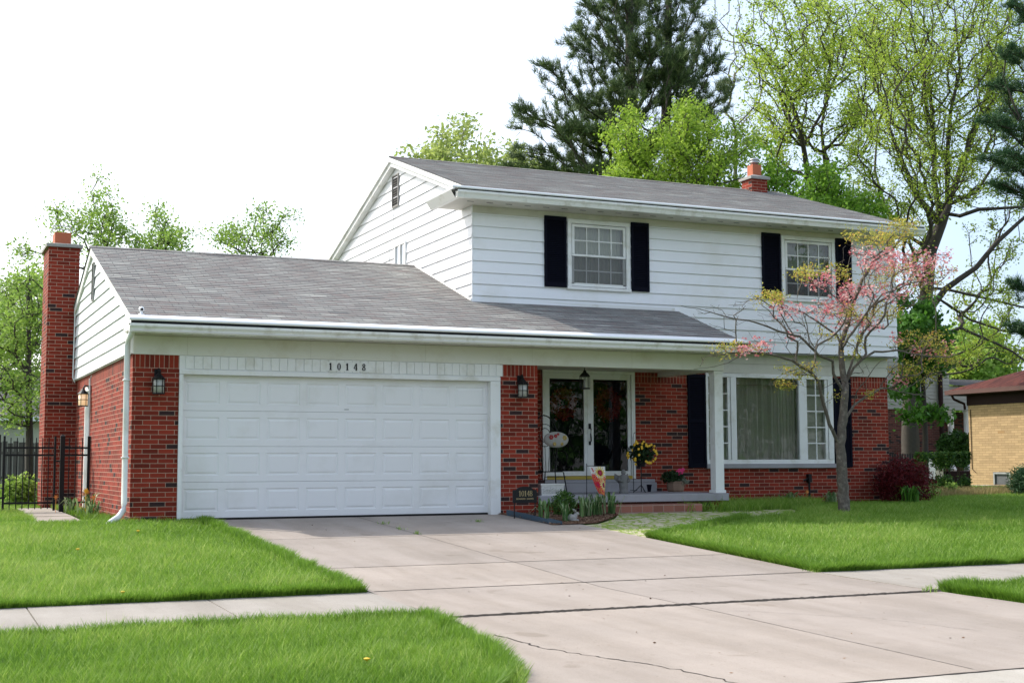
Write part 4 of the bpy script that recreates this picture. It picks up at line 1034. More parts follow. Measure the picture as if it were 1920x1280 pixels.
MT['leaf_bright'] = leaf_mat('leaf_bright', (.15, .27, .02), (.31, .46, .05), .5, c3=(.46, .58, .12))
MT['leaf_locust'] = leaf_mat('leaf_locust', (.16, .25, .022), (.35, .47, .05), .5, c3=(.50, .58, .15))
MT['leaf_mid'] = leaf_mat('leaf_mid', (.07, .18, .015), (.20, .38, .035), .5, c3=(.36, .52, .09))
MT['leaf_pale'] = leaf_mat('leaf_pale', (.20, .28, .06), (.38, .46, .12), .5, c3=(.52, .58, .24))
MT['leaf_maple'] = leaf_mat('leaf_maple', (.03, .09, .012), (.08, .21, .022), .35, c3=(.14, .32, .04))
MT['leaf_left'] = leaf_mat('leaf_left', (.12, .22, .03), (.26, .40, .07), .5, c3=(.42, .54, .15))
MT['needles'] = leaf_mat('pine_needles', (.03, .055, .022), (.085, .135, .045), .25, .6, (.27, .34, .13))
MT['needles_near'] = leaf_mat('pine_needles_near', (.014, .05, .020), (.04, .10, .035), .15, .6, (.10, .17, .07))
MT['leaf_red'] = leaf_mat('leaf_dark_red', (.045, .004, .006), (.13, .010, .014), .3, c3=(.20, .02, .02))
MT['leaf_box'] = leaf_mat('leaf_box', (.02, .06, .012), (.05, .13, .022), .25, c3=(.16, .26, .04))
MT['leaf_bulb'] = leaf_mat('leaf_bulb', (.06, .14, .04), (.16, .28, .09), .35, c3=(.40, .46, .26))
MT['dog_leaf'] = leaf_mat('dogwood_leaf', (.28, .32, .04), (.52, .50, .09), .5, c3=(.66, .30, .10))
MT['dog_flower'] = leaf_mat('dogwood_blossom', (.62, .13, .16), (.80, .33, .33), .4, c3=(.90, .70, .64))

# ---- pine
def pine(name, label, base, trunks, limbs, Y, seed, mat='needles', nlen=.14, nw=.013, per=20, dn=1.0, gap=.22, group=None):
    root = thing(name, label, 'tree', tuple(base), group); t = Tree(seed)
    for pts, r0, r1 in trunks:
        P = dens_pts(WP(pts, Y), .5)
        if not t.p: t.limb([np.array(base)]+P, -1, (r0, r1))
        else: t.limb(P, t.nearest(P[0]), (r0, r1))
    nt_ = len(t.p)
    C = []; r_ = t.r
    for seq, thick, dz in limbs:
        P = dens_pts([W(px, py, Y+dz*(i/(len(seq)-1))) for i, (px, py) in enumerate(seq)], .25)
        Ln = len(P); par = t.nearest(P[0]); rr = max(.03, Ln*.25*.012)
        t.limb(P[1:], par, (rr, .012))
        T = []
        for i in range(int(Ln*.22), Ln):
            f = i/Ln; k = 3+int(2*dn)
            wd = thick*(.35+.9*math.sin(math.pi*min(1, .15+f*.85))**.8)
            for _ in range(k): T.append(P[i]+np.array([r_.normal()*wd*.8, r_.normal()*wd*1.2, abs(r_.normal())*wd*.35-.1*wd]))
        C += T
    C = np.array(C); t.grow(C, .3, .6, .08, .25, start=0)
    t.mesh('trunk', 'bark', root, .008, 2.2, .5)
    tips = np.array([t.p[i] for i in t.tips]); prev = np.array([t.p[t.par[i]] for i in t.tips])
    d = tips-prev; d /= np.linalg.norm(d, axis=1, keepdims=True)+1e-9
    d = d*.6+np.array([0, 0, .55]); 
    A = np.concatenate([tips, tips*.6+prev*.4, tips*.15+prev*.85]); Dd = np.concatenate([d, d, d]); n = len(A)
    cl = np.repeat(r_.random(n), per)
    dirs = np.repeat(Dd, per, 0)+r_.normal(size=(n*per, 3))*.62; dirs /= np.linalg.norm(dirs, axis=1, keepdims=True)
    b0 = np.repeat(A, per, 0)+r_.normal(size=(n*per, 3))*.035; s = np.cross(dirs, r_.normal(size=(n*per, 3))); s /= np.linalg.norm(s, axis=1, keepdims=True)+1e-9
    ln = (nlen*(.6+.7*r_.random(n*per)))[:, None]
    V_ = np.stack([b0-s*nw*.5, b0+s*nw*.5, b0+dirs*ln+s*nw*.2, b0+dirs*ln-s*nw*.2], 1).reshape(-1, 3); i = np.arange(n*per)*4
    np_mesh('crown', V_, [np.stack([i, i+1, i+2, i+3], 1)], mat, root, rnd=np.clip(.5*cl+.55*r_.random(n*per)**1.5, 0, 1)); print(name, len(t.p), n*per)
    return root
YP = 17
bx_ = W(1192, 880, YP); 
LB_ = [ # big left limbs, then the middle, then the right hand side
 ([(1188,300),(1130,285),(1080,262),(1030,235),(972,206)], .50, -1.5), ([(1188,330),(1130,318),(1080,305),(1030,292),(980,285)], .48, 1.0), ([(1185,345),(1120,345),(1060,325),(1000,322),(945,318)], .3, 2.2),
 ([(1185,262),(1140,232),(1100,205),(1062,165),(1028,122)], .38, -1.0), ([(1182,190),(1140,165),(1110,120),(1070,82)], .34, 1.2), ([(1180,110),(1150,80),(1125,40),(1098,4)], .34, -.8),
 ([(1182,140),(1160,125),(1140,100),(1085,50)], .3, 1.6), ([(1180,230),(1130,222),(1085,190)], .3, 2.0), ([(1180,70),(1160,40),(1140,0),(1120,-30)], .3, .8), ([(1190,285),(1150,262),(1105,250),(1060,245)], .34, -2.2),
 ([(1190,240),(1215,200),(1235,150),(1250,110)], .36, -2.0), ([(1190,180),(1210,130),(1225,90)], .34, -1.6), ([(1250,190),(1285,150),(1310,100),(1325,55)], .36, .8), ([(1250,230),(1290,200),(1320,160),(1345,110)], .36, -1.0),
 ([(1250,260),(1300,240),(1335,205),(1362,155)], .34, 1.0), ([(1250,130),(1275,90),(1290,40),(1305,0)], .34, -1.0), ([(1250,80),(1230,40),(1215,-10)], .34, .9),
 ([(1250,60),(1270,20),(1285,-30)], .3, -.6), ([(1190,300),(1225,280),(1255,262)], .4, -2.5), ([(1190,250),(1160,205),(1150,160)], .34, -2.4), ([(1250,170),(1230,150),(1215,100),(1205,60)], .34, -2.4), ([(1250,230),(1268,190),(1275,140),(1280,100)], .36, -2.4),
 ([(1182,40),(1170,10),(1160,-30)], .3, -.8), ([(1182,60),(1195,20),(1200,-20)], .3, .8), ([(1190,330),(1150,330),(1110,320)], .4, -1.5)]
pine('pine_tree', 'tall dark green pine rising behind the house roof with wide drooping left limbs', (bx_[0], YP, 0), [([(1192,700),(1190,400),(1186,300),(1183,200),(1181,100),(1179,-60)], .34, .10), ([(1190,310),(1225,280),(1248,230),(1252,120),(1255,-60)], .2, .08)], LB_, YP, 5, dn=1.7, nlen=.20, nw=.018, per=22)
# pine branches reaching in from the right
YR = 3.0
pine('pine_tree', 'dark pine at the right edge whose branch tips reach into the picture', (W(2090, 900, YR)[0], YR, 0), [([(2090,800),(2085,400),(2082,100),(2080,-60)], .24, .12)],
  [([(2085,200),(2010,200),(1950,180),(1862,160)], .26, .3), ([(2085,280),(2010,275),(1950,255),(1850,230)], .28, -.5), ([(2085,350),(2010,345),(1950,330),(1855,300)], .28, .4), ([(2085,60),(2010,60),(1950,40),(1900,10)], .25, .4),
   ([(2085,130),(2010,140),(1950,125),(1885,95)], .25, -.4), ([(2085,400),(2010,400),(1960,385),(1880,345)], .24, 0), ([(2085,560),(2010,570),(1950,560),(1898,530)], .16, .3), ([(2085,650),(2010,640),(1960,640),(1905,610)], .16, -.3), ([(2085,300),(2000,320),(1930,310),(1890,290)], .3, -.9), ([(2085,240),(2000,240),(1930,225),(1890,210)], .3, .9)], YR, 6, 'needles_near', .13, .011, 28, 2.2)
# ---- deciduous trees
Y = 13.0; b0 = W(1290, 880, Y)
tree('leafy_tree', 'bright yellow-green leafy tree just behind the roof in front of the pine', 'tree', (b0[0], Y, 0), [(dens_pts([np.array([b0[0], Y, 0.])]+WP([(1285,420),(1270,360)], Y)), None, (.2, .1))],
     [(1205,262,62,50,Y,1.5,150), (1285,275,60,75,Y,1.6,190), (1350,290,75,62,Y,1.6,200), (1175,330,60,42,Y,1.2,120), (1285,215,24,34,Y,1,50), (1245,340,100,30,Y,1.5,120), (1345,345,70,30,Y,1.2,90)], Y, 'leaf_bright', 'bark', 3, 14, .14, .095, .008, drop=.12)
Y = 27.0; b0 = W(855, 880, Y)
tree('leafy_tree', 'sparse pale budding tree showing over the left end of the upper ridge', 'tree', (b0[0], Y, 0), [(dens_pts([np.array([b0[0], Y, 0.])]+WP([(858,420),(860,360)], Y)), None, (.2, .1))],
     [(858,290,58,58,Y,2,120), (910,310,35,32,Y,2,50), (810,300,40,30,Y,1.5,35), (955,312,30,38,Y,2,60), (1010,330,45,25,Y,2,60)], Y, 'leaf_pale', 'bark_pale', 4, 9, .22, .17, .010, wob=.08)
Y = 12.0; b0 = W(1500, 880, Y)
tree('leafy_tree', 'fresh green maple rising beside the small ridge chimney', 'tree', (b0[0], Y, 0), [(dens_pts([np.array([b0[0], Y, 0.])]+WP([(1510,460),(1512,410)], Y)), None, (.16, .08))],
     [(1450,325,26,50,Y,1,60), (1520,345,48,52,Y,1.4,120), (1575,365,45,50,Y,1.4,110), (1625,400,40,32,Y,1.2,70), (1480,375,50,30,Y,1,60)], Y, 'leaf_mid', 'bark', 7, 12, .15, .115, .008, drop=.12)
Y = 24.0; b0 = W(1378, 880, Y)
tree('leafy_tree', 'thin nearly bare upright tree between the pine and the locust trees', 'tree', (b0[0], Y, 0), [(dens_pts([np.array([b0[0], Y, 0.])]+WP([(1378,360),(1380,260)], Y)), None, (.14, .07))],
     [(1340,60,20,110,Y,1,45), (1385,60,26,130,Y,1,70), (1425,110,22,100,Y,1,45), (1385,220,45,50,Y,1,50)], Y, 'leaf_pale', 'bark_pale', 8, 5, .14, .09, .009, wob=.06, up=.6, bare=.3)
Y = 21.0; b0 = W(1530, 880, Y)
lim = [(dens_pts([np.array([b0[0], Y, 0.])]+WP([(1530,500),(1528,400)], Y)), None, (.26, .18)), (dens_pts(WP([(1528,400),(1512,310),(1500,240),(1470,150)], Y, -1)), 1, (.14, .05)), (dens_pts(WP([(1528,400),(1548,320),(1540,240),(1560,120),(1570,40)], Y, 1)), 1, (.085, .025))]
tree('leafy_tree', 'airy spring-green locust with two dark stems above the right half of the roof', 'tree', (b0[0], Y, 0), lim,
     [(1480,150,85,120,Y,2.5,330), (1570,130,90,130,Y,2.5,400), (1450,250,50,60,Y,2,90), (1520,20,110,60,Y,2.5,190), (1600,240,60,60,Y,2,90), (1430,90,40,70,Y,2,70), (1640,60,60,80,Y,2,110)], Y, 'leaf_locust', 'bark', 9, 8, .17, .115, .011, wob=.13, cap=.16)
Y = 13.5; b0 = W(1706, 890, Y)
main = [(1706,760),(1722,640),(1738,540),(1746,470),(1764,420),(1776,385)]
lim = [(dens_pts([np.array([b0[0], Y, -.1])]+WP(main, Y)), None, (.30, .17)),
       (dens_pts(WP([(1722,640),(1750,572),(1772,542),(1830,502),(1868,455),(1935,395)], Y, -2)), 1, (.13, .045)), (dens_pts(WP([(1772,400),(1800,405),(1835,393),(1925,388)], Y, -1.5)), 1, (.075, .035)),
       (dens_pts(WP([(1776,385),(1830,360),(1870,300),(1935,250)], Y, 1)), 1, (.065, .03)), (dens_pts(WP([(1764,420),(1752,340),(1750,250),(1742,150),(1750,30)], Y, 1)), 1, (.10, .025)), (dens_pts(WP([(1776,385),(1775,300),(1782,210),(1800,130),(1790,20)], Y, -1)), 1, (.085, .025)),
       (dens_pts(WP([(1764,420),(1720,370),(1690,300),(1660,220)], Y, -1)), 1, (.12, .04)), (dens_pts(WP([(1776,385),(1800,320),(1830,240),(1860,150),(1880,60)], Y, 1.5)), 1, (.12, .04)), (dens_pts(WP([(1746,470),(1700,440),(1660,390),(1640,320),(1645,240)], Y, 1.5)), 1, (.065, .025)),
       (dens_pts(WP([(1735,640),(1800,615),(1860,640),(1900,660),(1940,690)], Y, -2)), 1, (.07, .03)), (dens_pts(WP([(1772,542),(1850,560),(1935,580)], Y, -1)), 1, (.05, .03)), (dens_pts(WP([(1760,560),(1820,600),(1880,620),(1940,625)], Y, 1)), 1, (.05, .03))]
tree('leafy_tree', 'great spreading locust with a thick dark forked trunk beyond the house right corner', 'tree', (b0[0], Y, 0), lim,
     [(1780,110,130,140,Y,3,850), (1680,120,85,120,Y,2.5,420), (1620,330,50,60,Y,2,90), (1650,260,50,80,Y,2,120), (1760,300,95,85,Y,2.5,330), (1880,150,70,150,Y,2.5,420), (1870,330,70,60,Y,2,90), (1680,380,45,50,Y,1.5,60), (1870,480,60,60,Y,2,80), (1860,580,70,50,Y,2,90), (1830,660,60,45,Y,1.5,80), (1900,640,40,50,Y,1.5,40), (1700,430,50,50,Y,1.5,60), (1740,480,40,60,Y,1.5,40), (1800,-10,140,30,Y,2,120)],
     Y, 'leaf_locust', 'bark', 10, 9, .13, .085, .0095, seg=.3, wob=.15, cap=.2)
Y = 8.5; b0 = W(1722, 890, Y)
tree('leafy_tree', 'young dark green maple with low drooping boughs at the house right corner', 'tree', (b0[0], Y, 0), [(dens_pts([np.array([b0[0]+.2, Y, 0.])]+WP([(1735,820),(1730,700)], Y)), None, (.09, .06))],
     [(1715,590,34,34,Y,1,60), (1728,640,46,46,Y,1.2,80), (1695,700,24,40,Y,.8,34), (1735,775,40,16,Y,1,30), (1765,640,34,34,Y,1,40)], Y, 'leaf_maple', 'bark', 12, 16, .12, .15, .007, drop=.08)
Y = 42.0; b0 = W(1825, 890, Y)
tree('leafy_tree', 'soft yellow-green tree far beyond the buff brick house', 'tree', (b0[0], Y, 0), [(dens_pts([np.array([b0[0], Y, 0.])]+WP([(1825,800),(1825,740)], Y)), None, (.3, .2))],
     [(1815,690,45,75,Y,3,130), (1850,700,45,50,Y,3,80), (1790,730,30,50,Y,3,50)], Y, 'leaf_left', 'bark', 13, 24, .45, .34, .02)
# left background
Y = 11.5; b0 = W(56, 900, Y)
tree('leafy_tree', 'young ironwood with a straight dark trunk behind the black fence at far left', 'tree', (b0[0], Y, 0), [(dens_pts([np.array([b0[0], Y, 0.])]+WP([(55,800),(54,700),(54,600),(52,520)], Y)), None, (.10, .04))],
     [(45,560,55,60,Y,1.4,150), (30,640,60,50,Y,1.4,120), (40,720,60,45,Y,1.4,90), (30,790,55,30,Y,1.2,40), (-20,620,40,90,Y,1.4,60), (95,540,25,50,Y,1.2,40), (65,600,30,90,Y,1,60)], Y, 'leaf_left', 'bark', 14, 9, .13, .075, .007, a=.15, up=.3)
for (cx, sd, bl, lb) in ((185, 15, [(180,410,40,62,0,2,75), (190,365,22,34,0,1,26), (135,430,40,45,0,2,45), (215,445,70,22,0,2,70), (100,470,55,30,0,2,50), (110,410,14,20,0,1,8), (228,420,25,30,0,1,26)], 'tall wispy tree above the brick chimney'), (312, 16, [(312,425,36,46,0,2,60), (285,400,16,26,0,1,14), (330,455,52,24,0,2,70), (270,460,40,20,0,2,45)], 'rounded loose tree over the garage ridge, middle of the three'), (478, 17, [(470,445,55,38,0,2,100), (500,410,34,26,0,1,30), (535,410,30,12,0,1,12), (430,440,32,26,0,1,35), (520,455,40,26,0,1,40)], 'low spreading tree over the garage ridge, nearest the tall gable')):
    Y = 26.0; b0 = W(cx, 880, Y)
    tree('leafy_tree', lb, 'tree', (b0[0], Y, 0), [(dens_pts([np.array([b0[0], Y, 0.])]+WP([(cx, 560), (cx, 500)], Y)), None, (.16, .08))], [(p[0], p[1], p[2], p[3], Y, p[5], p[6]) for p in bl], Y, 'leaf_left', 'bark', sd, 8, .22, .10, .008, group='trees behind the garage roof')
Y = 19.0; b0 = W(-60, 880, Y)
tree('leafy_tree', 'broad green tree at the far left edge behind the fence', 'tree', (b0[0], Y, 0), [(dens_pts([np.array([b0[0], Y, 0.])]+WP([(-60,700),(-50,620)], Y)), None, (.2, .1))],
     [(20,600,50,60,Y,2,100), (-30,650,60,90,Y,2,120), (60,540,30,30,Y,1.5,40), (40,680,50,50,Y,1.5,60)], Y, 'leaf_left', 'bark', 18, 9, .24, .12, .010)
# ---- dogwood
YD = -1.05; b0 = W(1583, 958, YD); b0[2] = gz(YD)-.05
root = thing('dogwood_tree', 'small flowering dogwood with pink blossom on the right lawn', 'tree', tuple(b0)); t = Tree(21)
def lm(seq, dz, r0, r1, first=False):
    P = [W(px, py, YD+dz*i/(len(seq)-1)) for i, (px, py) in enumerate(seq)]; P = dens_pts(P, .12)
    P = [p+(np.array([t.r.normal(), t.r.normal(), t.r.normal()])*.006 if k else 0) for k, p in enumerate(P)]
    if first: t.limb([b0]+P, -1, (r0, r1))
    else: t.limb(P, t.nearest(P[0]), (r0, r1))
lm([(1582,940),(1579,900),(1578,865),(1576,835),(1579,800),(1582,760),(1585,722)], 0, .105, .062, True)
lm([(1585,722),(1579,690),(1576,645),(1590,607),(1596,576),(1617,525),(1638,490),(1670,470),(1693,446)], .3, .058, .014)
lm([(1574,832),(1555,795),(1542,747),(1536,715),(1522,700),(1485,675),(1447,664),(1420,662),(1400,660),(1365,662),(1330,668)], -.7, .035, .008)
lm([(1400,660),(1365,680),(1340,686),(1300,692)], .1, .009, .003)
lm([(1582,735),(1563,700),(1562,676),(1535,666),(1510,640),(1500,631),(1466,623),(1418,604),(1363,594),(1320,582),(1277,573)], -.4, .03, .004)
lm([(1576,645),(1569,628),(1528,600),(1494,580),(1452,566),(1430,560)], .8, .022, .006)
lm([(1587,715),(1600,690),(1618,672),(1640,660),(1680,657),(1741,669),(1776,669),(1800,664)], -.5, .026, .005)
lm([(1582,790),(1600,760),(1625,742),(1657,727),(1690,735),(1729,740),(1760,752)], .6, .026, .005)
lm([(1578,655),(1590,635),(1635,573),(1655,552),(1707,532),(1758,521)], -.9, .026, .006)
lm([(1588,710),(1604,655),(1631,600),(1650,575),(1690,560),(1730,555)], .9, .024, .005)
lm([(1606,735),(1640,690),(1652,676),(1680,668)], -.6, .011, .004)
lm([(1690,735),(1720,715),(1750,700),(1790,690)], .3, .010, .004)
lm([(1594,580),(1570,560),(1545,540),(1500,520)], -.5, .013, .004); lm([(1620,520),(1610,490),(1600,460)], .4, .010, .004)
lm([(1535,666),(1520,640),(1505,600),(1495,560)], .4, .010, .004); lm([(1510,700),(1500,690),(1470,700),(1450,712)], .2, .008, .003)
lm([(1596,720),(1575,712),(1540,730),(1500,722)], -.3, .007, .003)
nF = len(t.p)
fl = [(1690,500,75,26,YD,1.2,130), (1740,500,45,24,YD,.9,60), (1595,560,52,26,YD,1.0,95), (1575,590,50,20,YD,.8,55), (1420,648,42,10,YD-.6,.4,32), (1465,585,40,14,YD-.3,.5,26), (1530,528,32,16,YD-.2,.5,26), (1480,627,14,8,YD,.2,8), (1620,600,34,16,YD,.7,20), (1730,660,60,22,YD,.5,16), (1700,715,30,16,YD,.4,12), (1640,480,40,14,YD,.6,18), (1660,545,45,18,YD,.9,36), (1665,620,30,16,YD,.5,6)]
gl = [(1650,446,60,16,YD,.9,80), (1690,425,40,16,YD,.6,34), (1500,508,28,12,YD,.5,30), (1455,560,30,14,YD,.5,34), (1560,512,30,10,YD,.5,22), (1500,700,42,14,YD-.4,.4,26), (1470,720,30,7,YD-.4,.3,14), (1370,655,50,10,YD-.6,.3,22), (1740,640,60,18,YD,.6,46), (1720,700,55,18,YD,.5,40), (1760,670,45,16,YD,.4,30), (1600,740,35,8,YD,.4,8), (1700,520,80,34,YD,1.1,70), (1600,590,60,26,YD,.9,34), (1620,650,40,20,YD,.6,14), (1560,640,30,20,YD,.5,8), (1660,590,40,20,YD,.6,20)]
br = [(1600,520,90,60,YD,.9,90), (1560,600,90,50,YD,.9,70), (1700,620,80,60,YD,.7,50), (1480,620,80,40,YD,.6,40), (1340,590,60,22,YD-.3,.4,46), (1400,575,50,22,YD-.3,.4,34), (1450,600,50,26,YD-.3,.5,30), (1330,672,35,14,YD-.6,.3,26), (1600,470,50,26,YD,.6,24), (1700,560,60,22,YD,.8,40), (1640,700,60,26,YD,.5,20), (1520,640,40,30,YD,.5,18)]
fl = [(*q[:6], int(q[6]*1.3)) for q in fl]; gl = [(*q[:6], int(q[6]*2.1)) for q in gl]
TF = np.concatenate([ell(*q) for q in fl]); TG = np.concatenate([ell(*q) for q in gl]); TB = np.concatenate([ell(*q) for q in br])
allT = np.concatenate([TF, TG, TB]); t.grow(allT, .10, .25, .12, .1, start=8)
t.mesh('trunk', 'bark_grey', root, .0026, 2.0, .06, 10)
V_, F_, r_ = clumps(TG, 7, .06, .042, aspect=.55, flat=.3); np_mesh('crown', V_, [F_], 'dog_leaf', root, rnd=r_)
n = len(TF); per = 4; C = (TF[:, None]+RNG.normal(size=(n, per, 3))*.05).reshape(-1, 3); n = len(C); nor = RNG.normal(size=(n, 3))*.45+np.array([-.15, -.35, .8]); nor /= np.linalg.norm(nor, axis=1, keepdims=True)
a_ = np.cross(nor, RNG.normal(size=(n, 3))); a_ /= np.linalg.norm(a_, axis=1, keepdims=True); c_ = np.cross(nor, a_); VV, FF, RR = [], [], []
for k in range(4):
    th = k*math.pi/2; d = a_*math.cos(th)+c_*math.sin(th); s = -a_*math.sin(th)+c_*math.cos(th); sz = .027
    VV.append(np.stack([C, C+d*sz*.55+s*sz*.42+nor*.006, C+d*sz*1.0+nor*.012, C+d*sz*.55-s*sz*.42+nor*.006], 1))
VV = np.concatenate([v.reshape(-1, 3) for v in VV]); i = np.arange(4*n)*4
fr_ = RNG.random(n); np_mesh('blossom', VV, [np.stack([i, i+1, i+2, i+3], 1)], 'dog_flower', root, rnd=np.tile(fr_, 4))

# ================================================================ SHRUBS
def shrub(name, label, cat, c, r, mat, n, size, group=None, stems=6, shell=.75, flatb=.35, box=False, aspect=.6, lo=0, hi=1, stem_h=None):
    """leafy ball or clipped block: leaves through the outer volume on woody stems"""
    root = thing(name, label, cat, (c[0], c[1], gz(c[1])), group); V_ = RNG.normal(size=(n, 3)); V_ /= np.linalg.norm(V_, axis=1, keepdims=True)
    if box: V_ = np.sign(V_)*np.abs(V_)**.35; V_ /= np.abs(V_).max(1, keepdims=True); V_ *= 1
    rad = shell+(1-shell)*RNG.random(n)
    th = np.arctan2(V_[:, 1], V_[:, 0]); bump_ = 1+.10*np.sin(th*5+V_[:, 2]*4)+.08*np.sin(th*9-V_[:, 2]*7)+RNG.normal(size=n)*.04
    if box: bump_ = 1+RNG.normal(size=n)*.03
    P = np.array(c)+V_*rad[:, None]*np.array(r)*bump_[:, None]
    k = P[:, 2] > gz(c[1])+.01; P = P[k]; q, F_ = cards(P, size, None, .1, aspect)
    up = np.clip((V_[k][:, 2])*.25+.35+.0*th[k]+RNG.normal(size=k.sum())*.25, 0, 1)
    rn = np.clip(lo+(hi-lo)*(RNG.random(k.sum())*.7+.3*np.repeat(RNG.random(k.sum()//12+1), 12)[:k.sum()]), 0, 1)
    b = MB(); g0 = gz(c[1])-.03
    for s in range(stems):
        a = 2*math.pi*s/stems; e = (c[0]+r[0]*.6*math.cos(a), c[1]+r[1]*.6*math.sin(a), c[2]+r[2]*.35*math.sin(s*2.1))
        sh = stem_h or .25
        b.tube([(c[0]+.03*math.cos(a), c[1]+.03*math.sin(a), g0), (c[0]+.05*math.cos(a), c[1]+.05*math.sin(a), g0+sh), e], [.02, .016, .006], 5)
    b.build('stem', 'bark', root)
    np_mesh('foliage', q, [F_], mat, root, rnd=rn); return root
w = lambda px, py, Y: W(px, py, Y)
c = w(1694, 893, 1.4); shrub('japanese_maple', 'dark red weeping Japanese maple by the house right corner', 'shrub', (c[0], 1.4, .40), (.62, .56, .52), 'leaf_red', 9000, .075, stems=9, shell=.30, aspect=.25)
c = w(1768, 895, 8.0); shrub('hedge', 'clipped green hedge block beyond the red maple', 'shrub', (c[0], 8.0, .52), (.42, .6, .52), 'leaf_box', 9000, .075, box=True, shell=.8)
c = w(1796, 845, 20); 
shrub('topiary_shrub', 'dark rounded shrub clipped on a bare stem by the far porch', 'shrub', (c[0], 20, 1.3), (.75, .75, .62), 'leaf_box', 5000, .13, stems=3, shell=.6, stem_h=.7, hi=.6)
c = w(1925, 880, 4.0); shrub('evergreen_shrub', 'feathery low evergreen at the right edge of the lawn', 'shrub', (c[0], 4.0, .32), (.42, .42, .42), 'needles_near', 6000, .12, aspect=.15, shell=.4)
shrub('boxwood', 'small rounded boxwood in the mulch bed by the porch', 'shrub', (5.86, -.62, .14), (.20, .20, .24), 'leaf_box', 3200, .030, shell=.6, stems=5, lo=.2)
shrub('small_shrub', 'low green bush behind the black fence', 'shrub', (W(38, 880, 8.5)[0], 8.5, .3), (.45, .4, .35), 'leaf_left', 1400, .08, shell=.3)
shrub('small_shrub', 'yellow-green sprig of shrub on the lawn by the hedge', 'shrub', (W(1785, 930, 5)[0], 5.0, .16), (.16, .2, .2), 'leaf_left', 250, .07, shell=.2)
# strap-leaved bulbs
def bulb(label, x, y, h, n, s, mat='leaf_bulb', flowers=0, fmat=None, name='daffodil_clump', group=None):
    root = thing(name, label, 'plant', (x, y, gz(y)), group)
    px = x+RNG.normal(0, s*.3, n); py = y+RNG.normal(0, s*.3, n); z = np.full(n, gz(y)); V_ = []; F_ = []
    for i in range(n):
        a = RNG.random()*2*np.pi; ln = s*(.4+1.0*RNG.random()); hh = h*(.6+.5*RNG.random()); wd = .009+.006*RNG.random(); tx, ty = -math.sin(a)*wd, math.cos(a)*wd
        pts = [(0, 0), (.2, .55), (.55, .92), (1.0, .98 if RNG.random() > .4 else .55)]; k = len(V_)
        for u, v in pts:
            f = 1-.75*(u > .9); V_ += [(px[i]+math.cos(a)*ln*u-tx*f, py[i]+math.sin(a)*ln*u-ty*f, z[i]+hh*v), (px[i]+math.cos(a)*ln*u+tx*f, py[i]+math.sin(a)*ln*u+ty*f, z[i]+hh*v)]
        F_ += [(k+2*j, k+2*j+1, k+2*j+3, k+2*j+2) for j in range(3)]
    np_mesh('leaf_tuft', np.array(V_), [np.array(F_)], mat, root, rnd=np.repeat(RNG.random(n), 3))
    for f in range(flowers):
        fx, fy, fz = x+RNG.normal(0, s*.7), y+RNG.normal(0, s*.5), gz(y)+h*(.9+.35*RNG.random()); b = MB()
        b.tube([(fx, fy, gz(y)), (fx, fy, fz)], .004, 4)
        for k in range(6):
            a = k*math.pi/3; b.add([(fx, fy, fz), (fx+.025*math.cos(a-.4), fy-.01, fz+.025*math.sin(a-.4)), (fx+.045*math.cos(a), fy-.015, fz+.045*math.sin(a)), (fx+.025*math.cos(a+.4), fy-.01, fz+.025*math.sin(a+.4))], [(0,1,2,3)])
        b.tube([(fx, fy, fz), (fx, fy-.035, fz)], [.012, .018], 8); b.build('flower', fmat, root)
    return root
MT['fl_yellow'] = pm('yellow_petal', (.80, .48, .03), .5, .1, 20); MT['fl_orange'] = pm('orange_petal', (.75, .28, .06), .5, .15, 20); MT['fl_pink'] = pm('pink_petal', (.65, .02, .16), .5, .2, 30)
c = w(1706, 930, .8); bulb('broad leafy green perennials growing in front of the red maple', c[0], .8, .36, 60, .22, 'leaf_maple', name='perennial_clump')
c = w(1742, 928, 2.4); bulb('strappy green plants beside the clipped hedge', c[0], 2.4, .34, 60, .26, 'leaf_left', name='perennial_clump')
for (x, y, h, n, lb) in ((5.20,-1.35,.34,26,'daffodil leaves beside the black address sign'), (5.40,-1.62,.32,30,'daffodil leaves just left of the stone rabbit'), (6.02,-.98,.33,26,'daffodil leaves between boxwood and flag pole'), (6.16,-.85,.36,34,'daffodil leaves at the foot of the flag pole'), (6.36,-.80,.36,34,'daffodil leaves under the garden flag'), (6.52,-.55,.33,24,'brownish daffodil leaves near the brick step'), (6.70,-.62,.38,30,'rightmost daffodil leaves in front of the brick step')):
    bulb(lb, x, y, h, int(n*.7), .16, group='daffodil clumps in the front bed')
bulb('tall yellow daffodil by the fence post', -.92, 3.0, .36, 20, .16, 'leaf_bulb', 2, 'fl_yellow'); bulb('orange flowered clump by the gate post', -1.08, 4.1, .28, 24, .18, 'leaf_bulb', 3, 'fl_orange', 'tulip_clump')
bulb('faded clump against the side wall', -.95, 2.2, .24, 30, .2, 'leaf_bulb', 1, 'fl_orange', 'tulip_clump')
c = w(1485, 935, 1.55); bulb('striped hosta with an orange bloom under the picture window', c[0], 1.55, .26, 46, .22, 'leaf_bulb', 1, 'fl_orange', 'hosta')
c = w(1560, 935, 1.6); bulb('striped hosta beside the dogwood trunk', c[0], 1.6, .24, 34, .16, 'leaf_bulb', 0, None, 'hosta')
